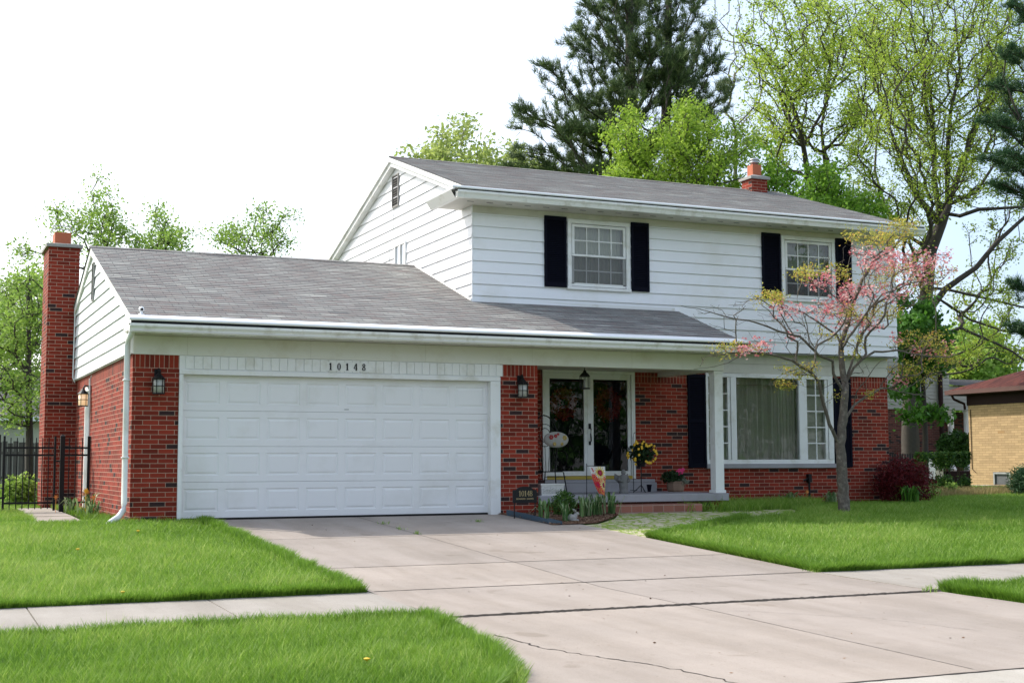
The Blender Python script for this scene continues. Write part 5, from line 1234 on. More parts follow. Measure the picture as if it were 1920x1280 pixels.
for k, (px, py, lb) in enumerate(((146, 1022, 'dandelion in the middle of the left lawn'), (230, 1112, 'dandelion at the front edge of the left lawn'), (259, 998, 'faint dandelion near the garage pillar'), (688, 1232, 'dandelion in the foreground strip of grass'))):
    yy = [-3.9, -7.4, -2.0, -11.6][k]; p = W(px, py, yy); 
    b = MB(); z = gz(yy)+.05; b.tube([(p[0], yy, z-.1), (p[0], yy, z)], .003, 4); root = b.build('dandelion', 'leaf_bulb', None, origin=(p[0], yy, z-.1)); tag(root, lb, 'flower')
    b = MB(); b.lathe((p[0], yy, z), [(.004, -.008), (.02, .004), (.022, .010), (.008, .014)], 12); b.build('flower_head', 'fl_yellow', root)
# ================================================================ YARD THINGS
# black metal gate and fence beside the garage
FY = 4.6
def pickets(b, x0, x1, n, z0=.10, z1=1.27):
    for i in range(1, n):
        x = x0+(x1-x0)*i/n; b.box(x-.008, x+.008, FY-.008, FY+.008, z0, z1)
g = thing('metal_gate', 'black metal picket gate standing closed beside the chimney', 'gate', (-2.13, FY, 0))
b = MB(); 
for x in (-2.13, -1.31): b.box(x-.018, x+.018, FY-.018, FY+.018, .03, 1.30)
b.each('stile', 'black', g)
b = MB()
for z in (1.10, .975, .165): b.box(-2.11, -1.33, FY-.014, FY+.014, z-.016, z+.016)
b.each('rail', 'black', g); b = MB(); pickets(b, -2.13, -1.31, 8, .06); b.build('picket', 'black', g)
b = MB(); b.box(-1.29, -1.23, FY-.03, FY+.01, .86, .885); b.box(-1.335, -1.295, FY-.035, FY-.018, .84, .90); b.build('latch', 'black', g); b = MB(); b.box(-2.20, -2.10, FY-.03, FY-.01, .24, .27); b.build('hinge', 'black', g)
g = thing('metal_fence', 'short black metal fence panel between gate post and garage wall', 'fence', (-1.19, FY, 0))
b = MB(); b.box(-1.225, -1.150, FY-.035, FY+.035, -.05, 1.30); b.add([(-1.23,FY-.04,1.30),(-1.145,FY-.04,1.30),(-1.145,FY+.04,1.30),(-1.23,FY+.04,1.30),(-1.187,FY,1.335)], [(0,1,4),(1,2,4),(2,3,4),(3,0,4),(0,3,2,1)]); b.each('post', 'black', g)
b = MB(); b.box(-.775, -.728, FY-.024, FY+.024, .0, 1.30); b.each('post', 'black', g)
b = MB()
for z in (1.10, .975, .165): b.box(-1.149, -.776, FY-.014, FY+.014, z-.016, z+.016)
b.each('rail', 'black', g); b = MB(); pickets(b, -1.187, -.75, 4); b.build('picket', 'black', g)
g = thing('metal_fence', 'black metal fence panel left of the gate hinge', 'fence', (-3.3, FY, 0))
b = MB(); b.box(-2.26, -2.19, FY-.035, FY+.035, -.05, 1.32); b.box(-4.5, -4.43, FY-.035, FY+.035, -.05, 1.32); b.each('post', 'black', g)
b = MB()
for z in (1.10, .975, .165): b.box(-4.43, -2.26, FY-.014, FY+.014, z-.016, z+.016)
b.each('rail', 'black', g); b = MB(); pickets(b, -4.45, -2.22, 21); b.build('picket', 'black', g)
# weathered board fence and grey-roofed house at far left
MT['oldwood'] = pm('weathered_boards', (.10, .092, .085), .9, .35, 6, 20, .3)
g = thing('wooden_fence', 'weathered grey board fence across the back garden at left', 'fence', (-2, 21, 0)); b = MB(); x = -10.0
while x < 3.0: h = 1.45+random.uniform(-.03, .03); b.box(x, x+.135, 21, 21.02, .05, h); x += .145
b.build('board', 'oldwood', g); b = MB(); b.box(-10, 3, 21.022, 21.06, .4, .48); b.box(-10, 3, 21.022, 21.06, 1.1, 1.18); b.each('rail', 'oldwood', g)
g = thing('neighbour_house', 'grey-roofed house glimpsed through the tree at far left', 'house', (-5, 36, 0))
b = MB(); b.box(-16, 4.0, 32, 40, -.2, 2.5); b.build('wall', 'frieze', g)
b = MB(); rf = lambda y: 2.5+.42*(y-31.4) if y < 36 else 2.5+.42*(40.6-y); roof(b, rf, 31.4, 36, lambda y: (-16.5, 4.4), .16, .01); roof(b, rf, 40.6, 36, lambda y: (-16.5, 4.4), .16, .01); b.build('roof', 'grey_shingle', g)
b = MB(); b.box(-16.5, 4.4, 31.28, 31.4, 2.36, 2.5); b.build('gutter', 'guard', g)
# buff brick bungalow on the right
NX = 30.0; NY = 16.6
g = thing('brick_bungalow', 'buff brick bungalow with a dark red hipped roof at the right edge', 'house', (NX, NY, 0))
b = MB(); wallrect(b, 4.0, NY, -.4, 2.73, NX, 'y', holes=[(14.72, 15.52, .02, .45)], depth=.14); b.quad((NX,NY,-.4),(NX+11,NY,-.4),(NX+11,NY,2.73),(NX,NY,2.73)); b.quad((NX,4,-.4),(NX+11,4,-.4),(NX+11,4,2.73),(NX,4,2.73)); b.quad((NX+11,4,-.4),(NX+11,NY,-.4),(NX+11,NY,2.73),(NX+11,4,2.73)); b.build('wall', 'yellow_brick', g)
MT['brown_trim'] = pm('dark_brown_trim', (.022, .008, .008), .7, .15, 4, spec=.2); MT['brown_gutter'] = pm('brown_gutter', (.09, .035, .028), .35, .15, 4)
b = MB(); b.box(NX-.03, NX+11.03, 3.97, NY+.03, 2.73, 3.08); b.build('fascia', 'brown_trim', g)
b = MB(); b.box(NX-.45, NX+11.45, 3.55, NY+.45, 3.085, 3.16); b.build('soffit', 'brown_trim', g)
b = MB(); b.box(NX-.58, NX-.455, 3.5, NY+.5, 3.11, 3.26); b.box(NX-.455, NX+11.5, NY+.455, NY+.58, 3.11, 3.26); b.build('gutter', 'brown_gutter', g)
b = MB(); b.tube([(NX-.5,NY+.25,3.12),(NX-.42,NY+.22,2.95),(NX-.06,NY+.12,2.80),(NX-.05,NY+.1,2.6)], .045, 8); b.tube([(NX-.02,NY-.12,2.6),(NX-.02,NY-.12,.55),(NX-.02,NY-.3,.42)], .012, 5); b.build('downspout', 'brown_trim', g)
zr = 3.26; hx = NX+5.5; hp = 5.5+.5; ht = zr+hp*.36
b = MB(); E_ = [(NX-.5,3.5,zr),(NX+11.5,3.5,zr),(NX+11.5,NY+.5,zr),(NX-.5,NY+.5,zr)]; r1 = (hx, 3.5+hp, ht); r2 = (hx, NY+.5-hp, ht)
b.add(E_+[r1, r2], [(0,1,4),(1,2,5,4),(2,3,5),(3,0,4,5)]); b.build('roof', 'red_shingle', g)
b = MB(); b.box(NX-.01, NX+.06, 14.73, 14.79, .03, .44); b.box(NX-.01, NX+.06, 15.45, 15.51, .03, .44); b.box(NX-.01, NX+.06, 14.79, 15.45, .38, .44); wf = b.build('basement_window', 'galv', g)
b = MB(); b.quad((NX+.05,14.79,.03),(NX+.05,15.45,.03),(NX+.05,15.45,.38),(NX+.05,14.79,.38)); b.build('pane', 'insect_screen', wf); b = MB(); b.box(NX+.12, NX+.14, 14.7, 15.55, 0, .46); b.build('well', 'curtain', wf)
b = MB(); b.box(NX-1.6, NX-.9, 14.2, 14.9, .0, .03); tag(b.build('splash_slab', 'concrete3', None, origin=(NX-1.2, 14.5, 0)), 'pale concrete splash slab on the grass under the buff brick wall', 'slab')
# grey sided house farther back
Yq = 22.0; xa, xb, xc = W(1640, 800, Yq)[0], W(1782, 800, Yq)[0], W(1860, 800, Yq)[0]; zq = W(1760, 768, Yq)[2]
MT['grey_siding'] = pm('grey_green_siding', (.30, .31, .27), .5, .06, 3)
g = thing('neighbour_house', 'grey sided house with brown brick base and white porch columns, behind at right', 'house', (xb, Yq, 0))
b = MB(); siding(b, Yq, 'x', zq, zq+3.0, lambda z: (xa-3, xb), exp=.14, sgn=-1); siding(b, Yq, 'x', zq, zq+.95, lambda z: (xb, xc+3-(z-zq)*1.5), exp=.14, sgn=-1); b.quad((xb,Yq,zq),(xb,Yq+8,zq),(xb,Yq+8,zq+3),(xb,Yq,zq+3)); b.build('siding', 'grey_siding', g)
b = MB(); b.box(xa-3, W(1765, 800, Yq+.1)[0], Yq+.1, Yq+7, -.3, zq); b.box(xa, xc+3, Yq+1.9, Yq+2.1, -.3, zq); b.build('wall', 'brown_brick', g)
b = MB(); rq = lambda y: zq+3+.35*(y-Yq+.4); roof(b, rq, Yq-.4, Yq+4, lambda y: (xa-3.3, xb+.3)); roof(b, lambda y: zq+1+.15*(y-Yq), Yq-.2, Yq+3, lambda y: (xb+.05, xc+2.8)); b.build('roof', 'grey_shingle', g)
for px in (1783, 1813, 1845): 
    xx = W(px, 800, Yq+.2)[0]; b = MB(); b.lathe((xx, Yq+.2, 0), [(.17, .42), (.17, .52), (.13, .56), (.115, zq-.12), (.16, zq-.06), (.16, zq-.005)], 14); b.build('porch_column', 'guard', g, smooth=True)
b = MB(); b.box(W(1768, 800, Yq)[0], xc+3, Yq-.2, Yq+1.9, -.2, .40); b.build('porch_floor', 'brown_trim', g)
b = MB(); xx = W(1765, 800, Yq-.1)[0]; b.tube([(xx,Yq-.12,zq+2.8),(xx,Yq-.12,.1)], .09, 8); b.build('downspout', 'brown_trim', g)
xx = W(1757, 860, 19.5)[0]; b = MB(); b.box(xx-.2, xx+.2, 19.4, 19.75, .15, 1.05); root = b.build('utility_cabinet', 'guard', None, origin=(xx, 19.5, .15), bevel=.03); tag(root, 'white utility cabinet standing against the brown brick behind the hedge', 'cabinet')
b = MB(); b.box(xx+.02, xx+.14, 19.39, 19.399, .45, .8); b.build('meter_window', 'dark', root)
b = MB(); x = W(1668, 860, 9.6)[0]
fx = x
while x < fx+1.1: b.box(x, x+.05, 9.6, 9.62, .1, 1.02); x += .085
root = b.build('picket_fence', 'black', None, origin=(fx, 9.6, 0)); tag(root, 'short dark picket fence behind the house right corner', 'fence'); b = MB(); b.box(fx, fx+1.1, 9.622, 9.65, .3, .36); b.box(fx, fx+1.1, 9.622, 9.65, .8, .86); b.each('rail', 'black', root)
# ================================================================ PORCH AND BED THINGS
# address sign on stakes
g = thing('address_sign', 'black arched address sign on stakes with gold figures beside the pillar', 'sign', (5.04, -.9, gz(-.9)))
b = MB(); n = 14; x0, x1 = 4.85, 5.25; P = [(x0, .205), (x1, .205), (x1, .40)]
for k in range(n+1): a = math.pi*k/n; P.append((5.05+.135*math.cos(a), .405+.05*math.sin(a)))
P += [(x0, .40)]; m = len(P); b.add([(x, -.915, z) for x, z in P]+[(x, -.89, z) for x, z in P], [tuple(range(m)), tuple(range(2*m-1, m-1, -1))]+[(i, m+i, m+(i+1) % m, (i+1) % m) for i in range(m)]); b.build('plaque', 'black', g)
for x in (4.875, 5.225): b = MB(); b.tube([(x, -.90, .21), (x, -.90, gz(-.9)-.05)], .009, 6); b.build('stake', 'black', g)
MT['gold'] = pm('gold_paint', (.42, .33, .16), .45, .1, 9)
b = MB()
for k, c in enumerate('10148'): text_marks(b, 4.94+k*.047, -.916, .305, .085, c, .003, .62)
b.build('sign_figures', 'gold', g)
b = MB(); x = 4.905
for w_ in (10, 9, 9, 11, 8, 10, 9, 9, 0, 10, 10, 8, 9, 9, 9):
    if w_: b.box(x, x+.004, -.9165, -.9155, .255, .279); b.box(x+.004, x+w_*.001, -.9165, -.9155, .264, .268); b.box(x+w_*.001, x+w_*.001+.003, -.9165, -.9155, .255, .279)
    x += .0195
b.build('sign_lettering', 'gold', g)
MT['edging'] = pm('blue_edging', (.02, .05, .08), .5, .2, 8)
b = MB(); P = [(4.985, -.35), (4.985, -1.1), (4.99, -1.85), (5.12, -2.02)]
for i in range(3): (xa_, ya_), (xb_, yb_) = P[i], P[i+1]; b.add([(xa_,ya_,gz(ya_)-.05),(xb_,yb_,gz(yb_)-.05),(xb_,yb_,gz(yb_)+.085-.03*i/2),(xa_,ya_,gz(ya_)+.085),(xa_+.02,ya_,gz(ya_)-.05),(xb_+.02,yb_,gz(yb_)-.05),(xb_+.02,yb_,gz(yb_)+.085-.03*i/2),(xa_+.02,ya_,gz(ya_)+.085)], [(0,1,2,3),(7,6,5,4),(3,2,6,7),(1,5,6,2),(0,3,7,4)])
tag(b.build('garden_edging', 'edging', None, origin=(4.985, -1.1, 0)), 'dark blue plastic edging between driveway and mulch bed', 'edging')
# rabbit
MT['stone'] = pm('grey_stone', (.33, .32, .30), .9, .2, 20, 60, .4); MT['stone_dark'] = pm('weathered_stone', (.17, .165, .155), .9, .25, 14, 50, .4); MT['stone_pale'] = pm('pale_stone', (.62, .61, .57), .85, .15, 20, 40, .4)
rx_, ry_ = 5.50, -1.62; rz_ = gz(ry_)+.01
b = MB(); b.ball((rx_, ry_, rz_+.05), (.075, .045, .052)); b.ball((rx_-.02, ry_, rz_+.06), (.05, .045, .05)); b.ball((rx_+.055, ry_, rz_+.075), (.035, .03, .045)); b.ball((rx_+.08, ry_, rz_+.11), (.036, .026, .028)); b.ball((rx_-.08, ry_, rz_+.04), (.018, .018, .018)); b.ball((rx_+.075, ry_-.02, rz_+.015), (.035, .014, .015)); b.ball((rx_+.02, ry_-.025, rz_+.018), (.05, .02, .018)); b.ball((rx_+.11, ry_, rz_+.105), (.014, .014, .012))
for s in (-1, 1): b.tube([(rx_+.062, ry_+s*.012, rz_+.125), (rx_+.045, ry_+s*.018, rz_+.155), (rx_+.02, ry_+s*.022, rz_+.185)], [.009, .014, .004], 8)
r_ = b.build('stone_rabbit', 'stone', None, origin=(rx_, ry_, rz_), smooth=True); tag(r_, 'small grey stone rabbit sitting on the mulch in front of the boxwood', 'statue')
# trough planter with relief
g = thing('stone_trough', 'pale stone trough with carved leaf relief at the porch slab left end', 'planter', (5.98, .17, .285))
b = MB(); Z = .286
b.add([(5.79,.05,Z),(6.17,.05,Z),(6.17,.28,Z),(5.79,.28,Z),(5.775,.035,Z+.165),(6.185,.035,Z+.165),(6.185,.295,Z+.165),(5.775,.295,Z+.165)], [(0,3,2,1),(0,1,5,4),(1,2,6,5),(2,3,7,6),(3,0,4,7)])
b.box(5.765, 6.195, .025, .06, Z+.165, Z+.19); b.box(5.765, 6.195, .27, .305, Z+.165, Z+.19); b.box(5.765, 5.80, .06, .27, Z+.165, Z+.19); b.box(6.16, 6.195, .06, .27, Z+.165, Z+.19); b.box(5.785, 6.175, .04, .29, Z-.0, Z+.012)
b.build('trough', 'stone_pale', g); b = MB(); b.box(5.80, 6.16, .06, .27, Z+.14, Z+.155); b.build('soil', 'soil', g)
b = MB()
for k in range(7):
    cx = 5.82+k*.053
    b.tube([(cx, .036, Z+.03), (cx+.02, .026, Z+.07), (cx+.0, .026, Z+.11), (cx+.025, .03, Z+.14)], [.006, .010, .009, .004], 5)
    b.ball((cx+.03, .034, Z+.10), (.013, .008, .018), 6, 4); b.ball((cx+.01, .034, Z+.05), (.012, .008, .014), 6, 4)
b.build('relief', 'stone_pale', g, smooth=True)
# wire chair with oval pillow
g = thing('wire_chair', 'black wire chair in the porch corner behind the stone trough', 'chair', (6.28, .75, .286))
b = MB(); cx, cy = 6.28, .75
for sx in (-1, 1):
    for sy in (-1, 1): b.tube([(cx+sx*.17, cy+sy*.16, .66), (cx+sx*.19, cy+sy*.18, .50), (cx+sx*.22, cy+sy*.2, .287)], .010, 6)
b.each('leg', 'black', g)
b = MB(); ring = [(cx+.21*math.cos(a), cy+.19*math.sin(a), .665) for a in [2*math.pi*k/20 for k in range(21)]]; b.tube(ring, .010, 6)
for k in range(-4, 5): yy = k*.042; hw = .21*math.sqrt(max(0, 1-(yy/.19)**2)); b.tube([(cx-hw, cy+yy, .665), (cx+hw, cy+yy, .665)], .004, 4)
b.tube([(cx-.2,cy-.19,.58),(cx+.2,cy-.19,.58)], .006, 5); b.build('seat', 'black', g)
b = MB(); arc = [(cx+.24*math.cos(a), cy+.19+.05*math.sin(a), 1.22+.40*math.sin(a)) for a in [math.pi*k/16 for k in range(17)]]; b.tube([(cx+.17,cy+.16,.66)]+arc+[(cx-.17,cy+.16,.66)], .011, 6)
for r0 in (.16, .10): b.tube([(cx+r0*math.cos(a), cy+.2, 1.28+r0*1.2*math.sin(a)) for a in [2*math.pi*k/18 for k in range(19)]], .006, 5)
for k in (-2, -1, 0, 1, 2): b.tube([(cx+k*.05, cy+.17, .67), (cx+k*.085, cy+.2, 1.1)], .005, 4)
for s in (-1, 1): b.tube([(cx+s*.22, cy+.15, 1.02), (cx+s*.27, cy-.05, 1.0), (cx+s*.24, cy-.17, .9), (cx+s*.2, cy-.14, .67)], .009, 6)
b.build('backrest', 'black', g)
MT['pillow'] = pm('pillow_cloth', (.33, .32, .29), .9, .05, 6)
pc = (6.33, .62, 1.20); b = MB(); b.ball(pc, (.235, .055, .135), 24, 12); p_ = b.build('pillow', 'pillow', None, origin=(pc[0], pc[1], pc[2]-.13), smooth=True); tag(p_, 'white oval pillow with red and yellow flowers propped in the wire chair', 'pillow')
for (dx, dz, rr_, mt) in ((-.11, .04, .045, 'fl_redcloth'), (-.03, .06, .035, 'fl_redcloth'), (.14, .03, .045, 'fl_ochre'), (-.05, -.07, .035, 'fl_ochre'), (.09, -.07, .03, 'fl_ochre'), (.02, .09, .025, 'fl_redcloth')):
    if mt not in MT: MT['fl_redcloth'] = pm('red_print', (.30, .03, .03), .9, .2, 20); MT['fl_ochre'] = pm('ochre_print', (.36, .26, .07), .9, .2, 20)
    b = MB(); yy = pc[1]-.055*math.sqrt(max(.05, 1-(dx/.235)**2-(dz/.135)**2))-.003
    for k in range(6): a = k*math.pi/3; b.ball((pc[0]+dx+rr_*.55*math.cos(a), yy, pc[2]+dz+rr_*.55*math.sin(a)), (rr_*.42, .006, rr_*.42), 8, 5)
    b.build('flower_print', mt, p_, smooth=True)
# hanging porch lantern
g = thing('hanging_lantern', 'black carriage lantern hanging from the porch ceiling before the doors', 'lantern', (6.87, .6, 2.06))
b = MB(); c = (6.87, .6, 2.06); b.tube([(6.87,.6,2.475),(6.87,.6,2.36)], .007, 6); b.lathe(c, [(.095,0),(.10,.015),(.09,.02)], 8); b.lathe(c, [(.092,.21),(.098,.22),(.06,.265),(.035,.285),(.025,.31),(.008,.33)], 8)
for k in range(8): a = math.pi*k/4+.2; b.tube([(c[0]+.088*math.cos(a), c[1]+.088*math.sin(a), c[2]+.01), (c[0]+.088*math.cos(a), c[1]+.088*math.sin(a), c[2]+.21)], .004, 4)
b.build('frame', 'black', g); b = MB(); b.lathe(c, [(.012,.02),(.012,.10),(.022,.12),(.022,.15),(.008,.175)], 8); b.build('bulb', 'lens', g)
# statue
sx_, sy_ = 7.70, .78; Z = .286
b = MB(); b.lathe((sx_, sy_, Z), [(.085,0),(.085,.03),(.07,.04),(.078,.10),(.082,.16),(.070,.21),(.075,.26),(.085,.29),(.05,.315),(.028,.325)], 14, 1, .8); b.ball((sx_, sy_, Z+.36), (.042, .042, .050)); b.ball((sx_, sy_-.03, Z+.24), (.03, .02, .03))
for s in (-1, 1): b.tube([(sx_+s*.07, sy_, Z+.28), (sx_+s*.105, sy_-.02, Z+.22), (sx_+s*.05, sy_-.07, Z+.20)], [.026, .022, .016], 8); b.add([(sx_+s*.03,sy_+.05,Z+.28),(sx_+s*.13,sy_+.07,Z+.34),(sx_+s*.14,sy_+.07,Z+.24),(sx_+s*.05,sy_+.055,Z+.16),(sx_+s*.03,sy_+.065,Z+.28),(sx_+s*.13,sy_+.085,Z+.34),(sx_+s*.14,sy_+.085,Z+.24),(sx_+s*.05,sy_+.07,Z+.16)], [(0,1,2,3),(7,6,5,4),(0,4,5,1),(1,5,6,2),(2,6,7,3)])
r_ = b.build('garden_statue', 'stone_dark', None, origin=(sx_, sy_, Z), smooth=True); tag(r_, 'little weathered stone angel standing on the porch before the doors', 'statue')
# yellow flowers on a stand
g = thing('plant_stand', 'thin black metal plant stand between the doors and the shutter', 'stand', (8.26, 1.15, .286))
b = MB(); b.tube([(8.26,1.15,.30),(8.26,1.15,.74)], .009, 6); b.tube([(8.26+.09*math.cos(a), 1.15+.09*math.sin(a), .74) for a in [2*math.pi*k/14 for k in range(15)]], .006, 5)
for k in range(3): a = 2*math.pi*k/3+.5; b.tube([(8.26,1.15,.42),(8.26+.09*math.cos(a),1.15+.09*math.sin(a),.33),(8.26+.14*math.cos(a),1.15+.14*math.sin(a),.292)], .007, 5)
b.build('stand_frame', 'black', g)
pr = thing('yellow_begonia', 'bushy dark-leaved plant full of yellow flowers on the black stand', 'plant', (8.26, 1.15, .75))
b = MB(); b.lathe((8.26,1.15,.745), [(.06,0),(.085,.10),(.09,.105)], 14); b.build('pot', 'black', pr)
def ballleaves(parent, c, r, mat, n, size, aspect=.6):
    V_ = RNG.normal(size=(n, 3)); V_ /= np.linalg.norm(V_, axis=1, keepdims=True); P = np.array(c)+V_*(.35+.65*RNG.random(n)[:, None])*np.array(r); q, F_ = cards(P, size, None, .1, aspect); np_mesh('foliage', q, [F_], mat, parent, rnd=RNG.random(n))
MT['leaf_dark'] = leaf_mat('leaf_dark', (.010, .025, .008), (.03, .065, .018), .2)
ballleaves(pr, (8.26, 1.15, .99), (.26, .22, .20), 'leaf_dark', 900, .055)
b = MB()
for k in range(40):
    v = np.random.default_rng(k+3).normal(size=3); v /= np.linalg.norm(v); v[1] = -abs(v[1]); p = np.array([8.26, 1.15, .98])+v*np.array([.30, .24, .22]); 
    for j in range(5): a = j*1.257; b.ball((p[0]+.011*math.cos(a), p[1], p[2]+.011*math.sin(a)), (.014, .010, .014), 6, 4)
b.each('flower', 'fl_yellow', pr, .002, smooth=True)
b = MB(); b.tube([(8.02,1.0,.286),(8.02,1.0,1.25),(8.04,1.0,1.33),(8.10,1.0,1.35)], .006, 5); b.tube([(7.95,1.0,.33),(8.09,1.0,.33)], .005, 4)
tag(b.build('shepherd_hook', 'black', None, origin=(8.02, 1.0, .286)), 'slender black shepherd hook standing right of the doors', 'hook')
# terracotta pot with pink geranium
MT['terracotta'] = pm('terracotta', (.22, .14, .095), .85, .12, 8, 30, .2)
pr = thing('potted_geranium', 'clay pot of pink geraniums and silvery trailing leaves on the porch', 'plant', (9.02, 1.25, .286))
b = MB(); b.lathe((9.02,1.25,.287), [(.13,0),(.155,.03),(.165,.12),(.16,.165),(.172,.17),(.172,.185),(.15,.19)], 8); b.build('pot', 'terracotta', pr)
ballleaves(pr, (8.97, 1.25, .55), (.24, .18, .13), 'leaf_dark', 700, .06); MT['leaf_silver'] = leaf_mat('leaf_silver', (.16, .18, .13), (.34, .36, .28), .2); ballleaves(pr, (9.12, 1.18, .47), (.13, .12, .09), 'leaf_silver', 420, .03)
b = MB()
for (dx, dz) in ((.02, .14), (.06, .17), (.10, .13), (.13, .18), (.05, .11)):
    for j in range(7): a = j*.9; b.ball((9.0+dx+.022*math.cos(a), 1.17, .50+dz+.018*math.sin(a)), (.018, .014, .016), 6, 4)
b.build('flower', 'fl_pink', pr, smooth=True)
b = MB(); b.lathe((8.66,1.62,.286), [(.06,0),(.075,.12),(.08,.125),(.065,.13)], 12); tag(b.build('small_pot', 'shutter', None, origin=(8.66, 1.62, .286)), 'small empty dark pot near the brick wall on the porch', 'pot')
# wreaths inside the storm doors
MT['leaf_wreath'] = leaf_mat('wreath_red', (.22, .012, .010), (.60, .06, .04), .2)
for (cx, lb) in ((7.17, 'red wreath hanging on the left front door'), (8.09, 'red wreath hanging on the right front door')):
    pr = thing('wreath', lb, 'wreath', (cx, YB+.09, 1.88), 'door wreaths'); n = 900; a = RNG.random(n)*2*np.pi; rr_ = .19+RNG.normal(size=n)*.045
    P = np.stack([cx+rr_*np.cos(a), YB+.085+RNG.normal(size=n)*.012, 1.88+rr_*1.1*np.sin(a)], 1); q, F_ = cards(P, .075, None, 0, .45); np_mesh('leaves', q, [F_], 'leaf_wreath', pr, rnd=RNG.random(n))
    b = MB(); b.tube([(cx+.19*math.cos(t), YB+.10, 1.88+.2*math.sin(t)) for t in [2*math.pi*k/20 for k in range(21)]], .018, 6); b.build('ring', 'bark', pr)
# garden flag
fx_, fy_ = 6.08, -.98; g = thing('garden_flag', 'small white garden flag with red and yellow sunflowers on a thin black pole', 'flag', (fx_, fy_, gz(fy_)))
b = MB(); b.tube([(fx_, fy_, gz(fy_)-.05), (fx_, fy_, .80)], .006, 5); b.tube([(fx_, fy_, .765), (fx_+.38, fy_, .757)], .005, 5); b.build('pole', 'black', g)
nx_, nz_ = 30, 44; V_, F_, Cc = [], [], []
for j in range(nz_+1):
    v = j/nz_
    for i in range(nx_+1):
        u = i/nx_; l = .045+.20*v**1.15; r = .325+.03*v; x = fx_+l+(r-l)*u; y = fy_+.05*math.sin(u*5+v*2.5)*v+.03*v; z = .753-.47*v*(1-.10*(1-u)*v); V_.append((x, y, z))
def fcol(u, v):
    x, y = u*.30, v*.47
    x = x*(1-.0*v)
    def fl(cx, cy, R_, core, pet, k=14):
        dx, dy = x-cx, y-cy; d = math.hypot(dx, dy); a = math.atan2(dy, dx)
        if d < R_*.22: return (.45, .03, .10)
        if d < R_*.42: return core
        if d < R_*(.75+.25*math.cos(k*a)): return pet
        return None
    for args in ((.19, .10, .115, (.28, .02, .02), (.75, .58, .14)), (.055, .17, .075, (.80, .16, .08), (.72, .05, .04)), (.22, .30, .105, (.22, .01, .05), (.80, .70, .30)), (.08, .30, .09, (.62, .02, .05), (.66, .03, .06)), (.14, .41, .08, (.75, .10, .06), (.70, .30, .08)), (.27, .21, .06, (.7, .15, .1), (.72, .08, .07))):
        c = fl(*args)
        if c: return c
    if abs((x-.04)-.5*(y-.02)) < .012 and .02 < y < .09: return (.6, .06, .08)
    if v > .38: return (.68, .04, .07) if (int(x*70)+int(y*60)) % 3 else (.62, .34, .10)
    return (.78, .77, .80)
for j in range(nz_):
    for i in range(nx_): k = j*(nx_+1)+i; F_.append((k, k+nx_+1, k+nx_+2, k+1)); Cc.append((*fcol((i+.5)/nx_, (j+.5)/nz_), 1))
m, nt, b_ = new_mat('flag_cloth'); at = nt.nodes.new('ShaderNodeAttribute'); at.attribute_name = 'col'; L(nt, at.outputs['Color'], b_.inputs['Base Color']); b_.inputs['Roughness'].default_value = .8
tr = nt.nodes.new('ShaderNodeBsdfTranslucent'); L(nt, at.outputs['Color'], tr.inputs[0]); ms = nt.nodes.new('ShaderNodeMixShader'); ms.inputs[0].default_value = .35; L(nt, b_.outputs[0], ms.inputs[1]); L(nt, tr.outputs[0], ms.inputs[2]); L(nt, ms.outputs[0], nt.nodes['Material Output'].inputs[0]); MT['flag'] = m
fo = np_mesh('flag_cloth', np.array(V_), [np.array(F_)], 'flag', g, smooth=True); a = fo.data.attributes.new('col', 'FLOAT_COLOR', 'FACE'); a.data.foreach_set('color', np.array(Cc, np.float32).ravel())
# trees across the street that the windows mirror
for k, (x, y, h, r) in enumerate(((18, -36, 10, 5.5), (25, -34, 9, 5.5), (33, -33, 12, 6), (42, -35, 12, 6), (52, -34, 13, 6))):
    root = thing('street_tree', 'big green street tree across the road behind the photographer', 'tree', (x, y, -.4), 'trees across the road'); t = Tree(40+k)
    t.limb([np.array([x, y, z]) for z in np.arange(-.5, 4, .5)], -1, (.3, .2)); v = RNG.normal(size=(260, 3)); v /= np.linalg.norm(v, axis=1, keepdims=True); T = np.array([x, y, h*.52])+v*(RNG.random(260)**(1/3))[:, None]*np.array([r, r, h*.50]); t.grow(T, .6, .3); t.mesh('trunk', 'bark', root, .015)
    V_, F_, r_ = clumps(T, 22, .5, .38); np_mesh('crown', V_, [F_], 'leaf_maple', root, rnd=r_)

# ================================================================ SKY AND SUN
SUN = np.array([-.52, .52, .70]); SUN /= np.linalg.norm(SUN); EL = math.asin(SUN[2]); AZ = math.atan2(SUN[0], SUN[1])
wd = bpy.data.worlds.new('World'); SC.world = wd; wd.use_nodes = True; nt = wd.node_tree; bg = nt.nodes['Background']
sk = nt.nodes.new('ShaderNodeTexSky'); sk.sky_type = 'NISHITA'; sk.sun_disc = False; sk.sun_elevation = EL; sk.sun_rotation = AZ; sk.air_density = 1.0; sk.dust_density = 3.5; sk.ozone_density = 1.0; sk.altitude = 200
tc = nt.nodes.new('ShaderNodeTexCoord'); mp = nt.nodes.new('ShaderNodeMapping'); mp.inputs['Scale'].default_value = (1, 1, 2.4); L(nt, tc.outputs['Generated'], mp.inputs[0])
n1 = noise(nt, mp.outputs[0], 1.8, 6, .6); f = mixf(nt, n1, .30, .95)
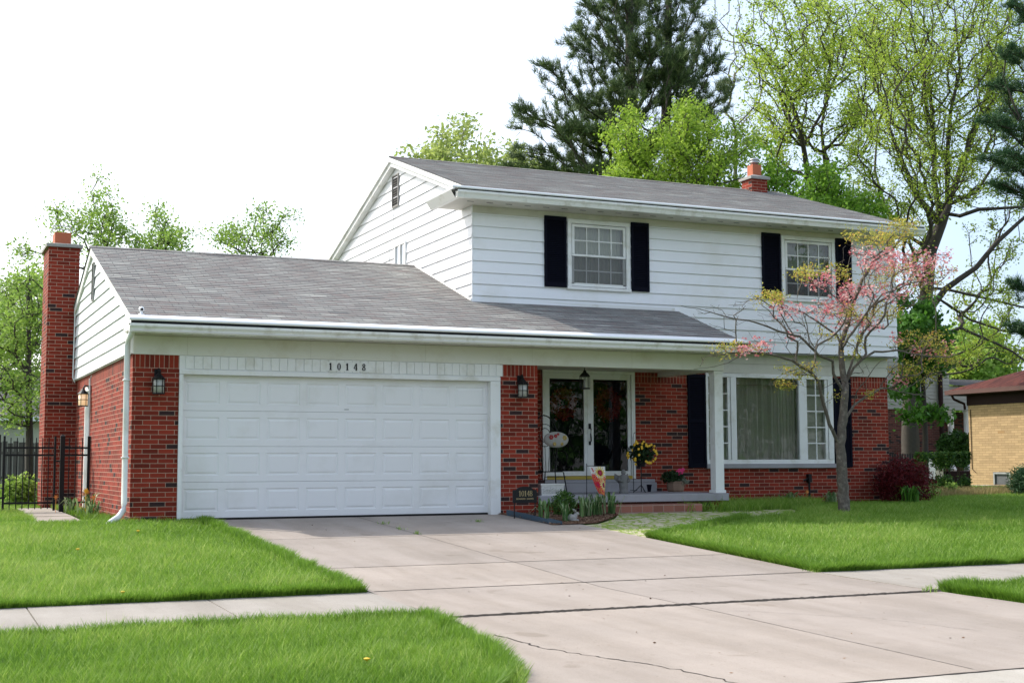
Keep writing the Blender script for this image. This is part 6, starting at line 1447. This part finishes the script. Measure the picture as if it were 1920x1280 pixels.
dt = nt.nodes.new('ShaderNodeVectorMath'); dt.operation = 'DOT_PRODUCT'; L(nt, tc.outputs['Generated'], dt.inputs[0]); dt.inputs[1].default_value = (math.sin(AZ), math.cos(AZ), 0)
vr = nt.nodes.new('ShaderNodeMapRange'); vr.interpolation_type = 'SMOOTHSTEP'; L(nt, dt.outputs['Value'], vr.inputs[0]); vr.inputs[1].default_value = -.75; vr.inputs[2].default_value = .05; vr.inputs[3].default_value = .75; vr.inputs[4].default_value = 1.0
mm = nt.nodes.new('ShaderNodeMath'); mm.operation = 'MULTIPLY'; L(nt, f, mm.inputs[0]); L(nt, vr.outputs[0], mm.inputs[1])
wv = nt.nodes.new('ShaderNodeMapRange'); L(nt, dt.outputs['Value'], wv.inputs[0]); wv.inputs[1].default_value = -.02; wv.inputs[2].default_value = .62
wh = mixc(nt, wv.outputs[0], (1.6, 2.08, 2.75, 1), (4.6, 4.65, 4.8, 1))
wb = nt.nodes.new('ShaderNodeMapRange'); L(nt, dt.outputs['Value'], wb.inputs[0]); wb.inputs[1].default_value = -.35; wb.inputs[2].default_value = -.85
wh = mixc(nt, wb.outputs[0], wh, (4.3, 4.2, 4.4, 1))  # extra sky brightness added behind the camera to fill the shaded front
cl = mixc(nt, mm.outputs[0], sk.outputs[0], wh)
L(nt, cl, bg.inputs[0]); bg.inputs[1].default_value = .15
sl = bpy.data.lights.new('sun', 'SUN'); sl.energy = 2.0; sl.angle = R(.55); sl.color = (1, .955, .88); so = bpy.data.objects.new('sun', sl); COL.objects.link(so)
so.rotation_euler = Vector(SUN).to_track_quat('Z', 'Y').to_euler(); so.location = (-20, 20, 30)
SC.render.engine = 'CYCLES'; SC.view_settings.view_transform = 'Standard'; SC.view_settings.look = 'None'; SC.view_settings.exposure = 1.33; SC.view_settings.gamma = 1
SC.render.resolution_x = 1024; SC.render.resolution_y = 682
SC.cycles.max_bounces = 8; SC.cycles.transparent_max_bounces = 12
for o in bpy.data.objects:
    if '_o' in o: del o['_o']
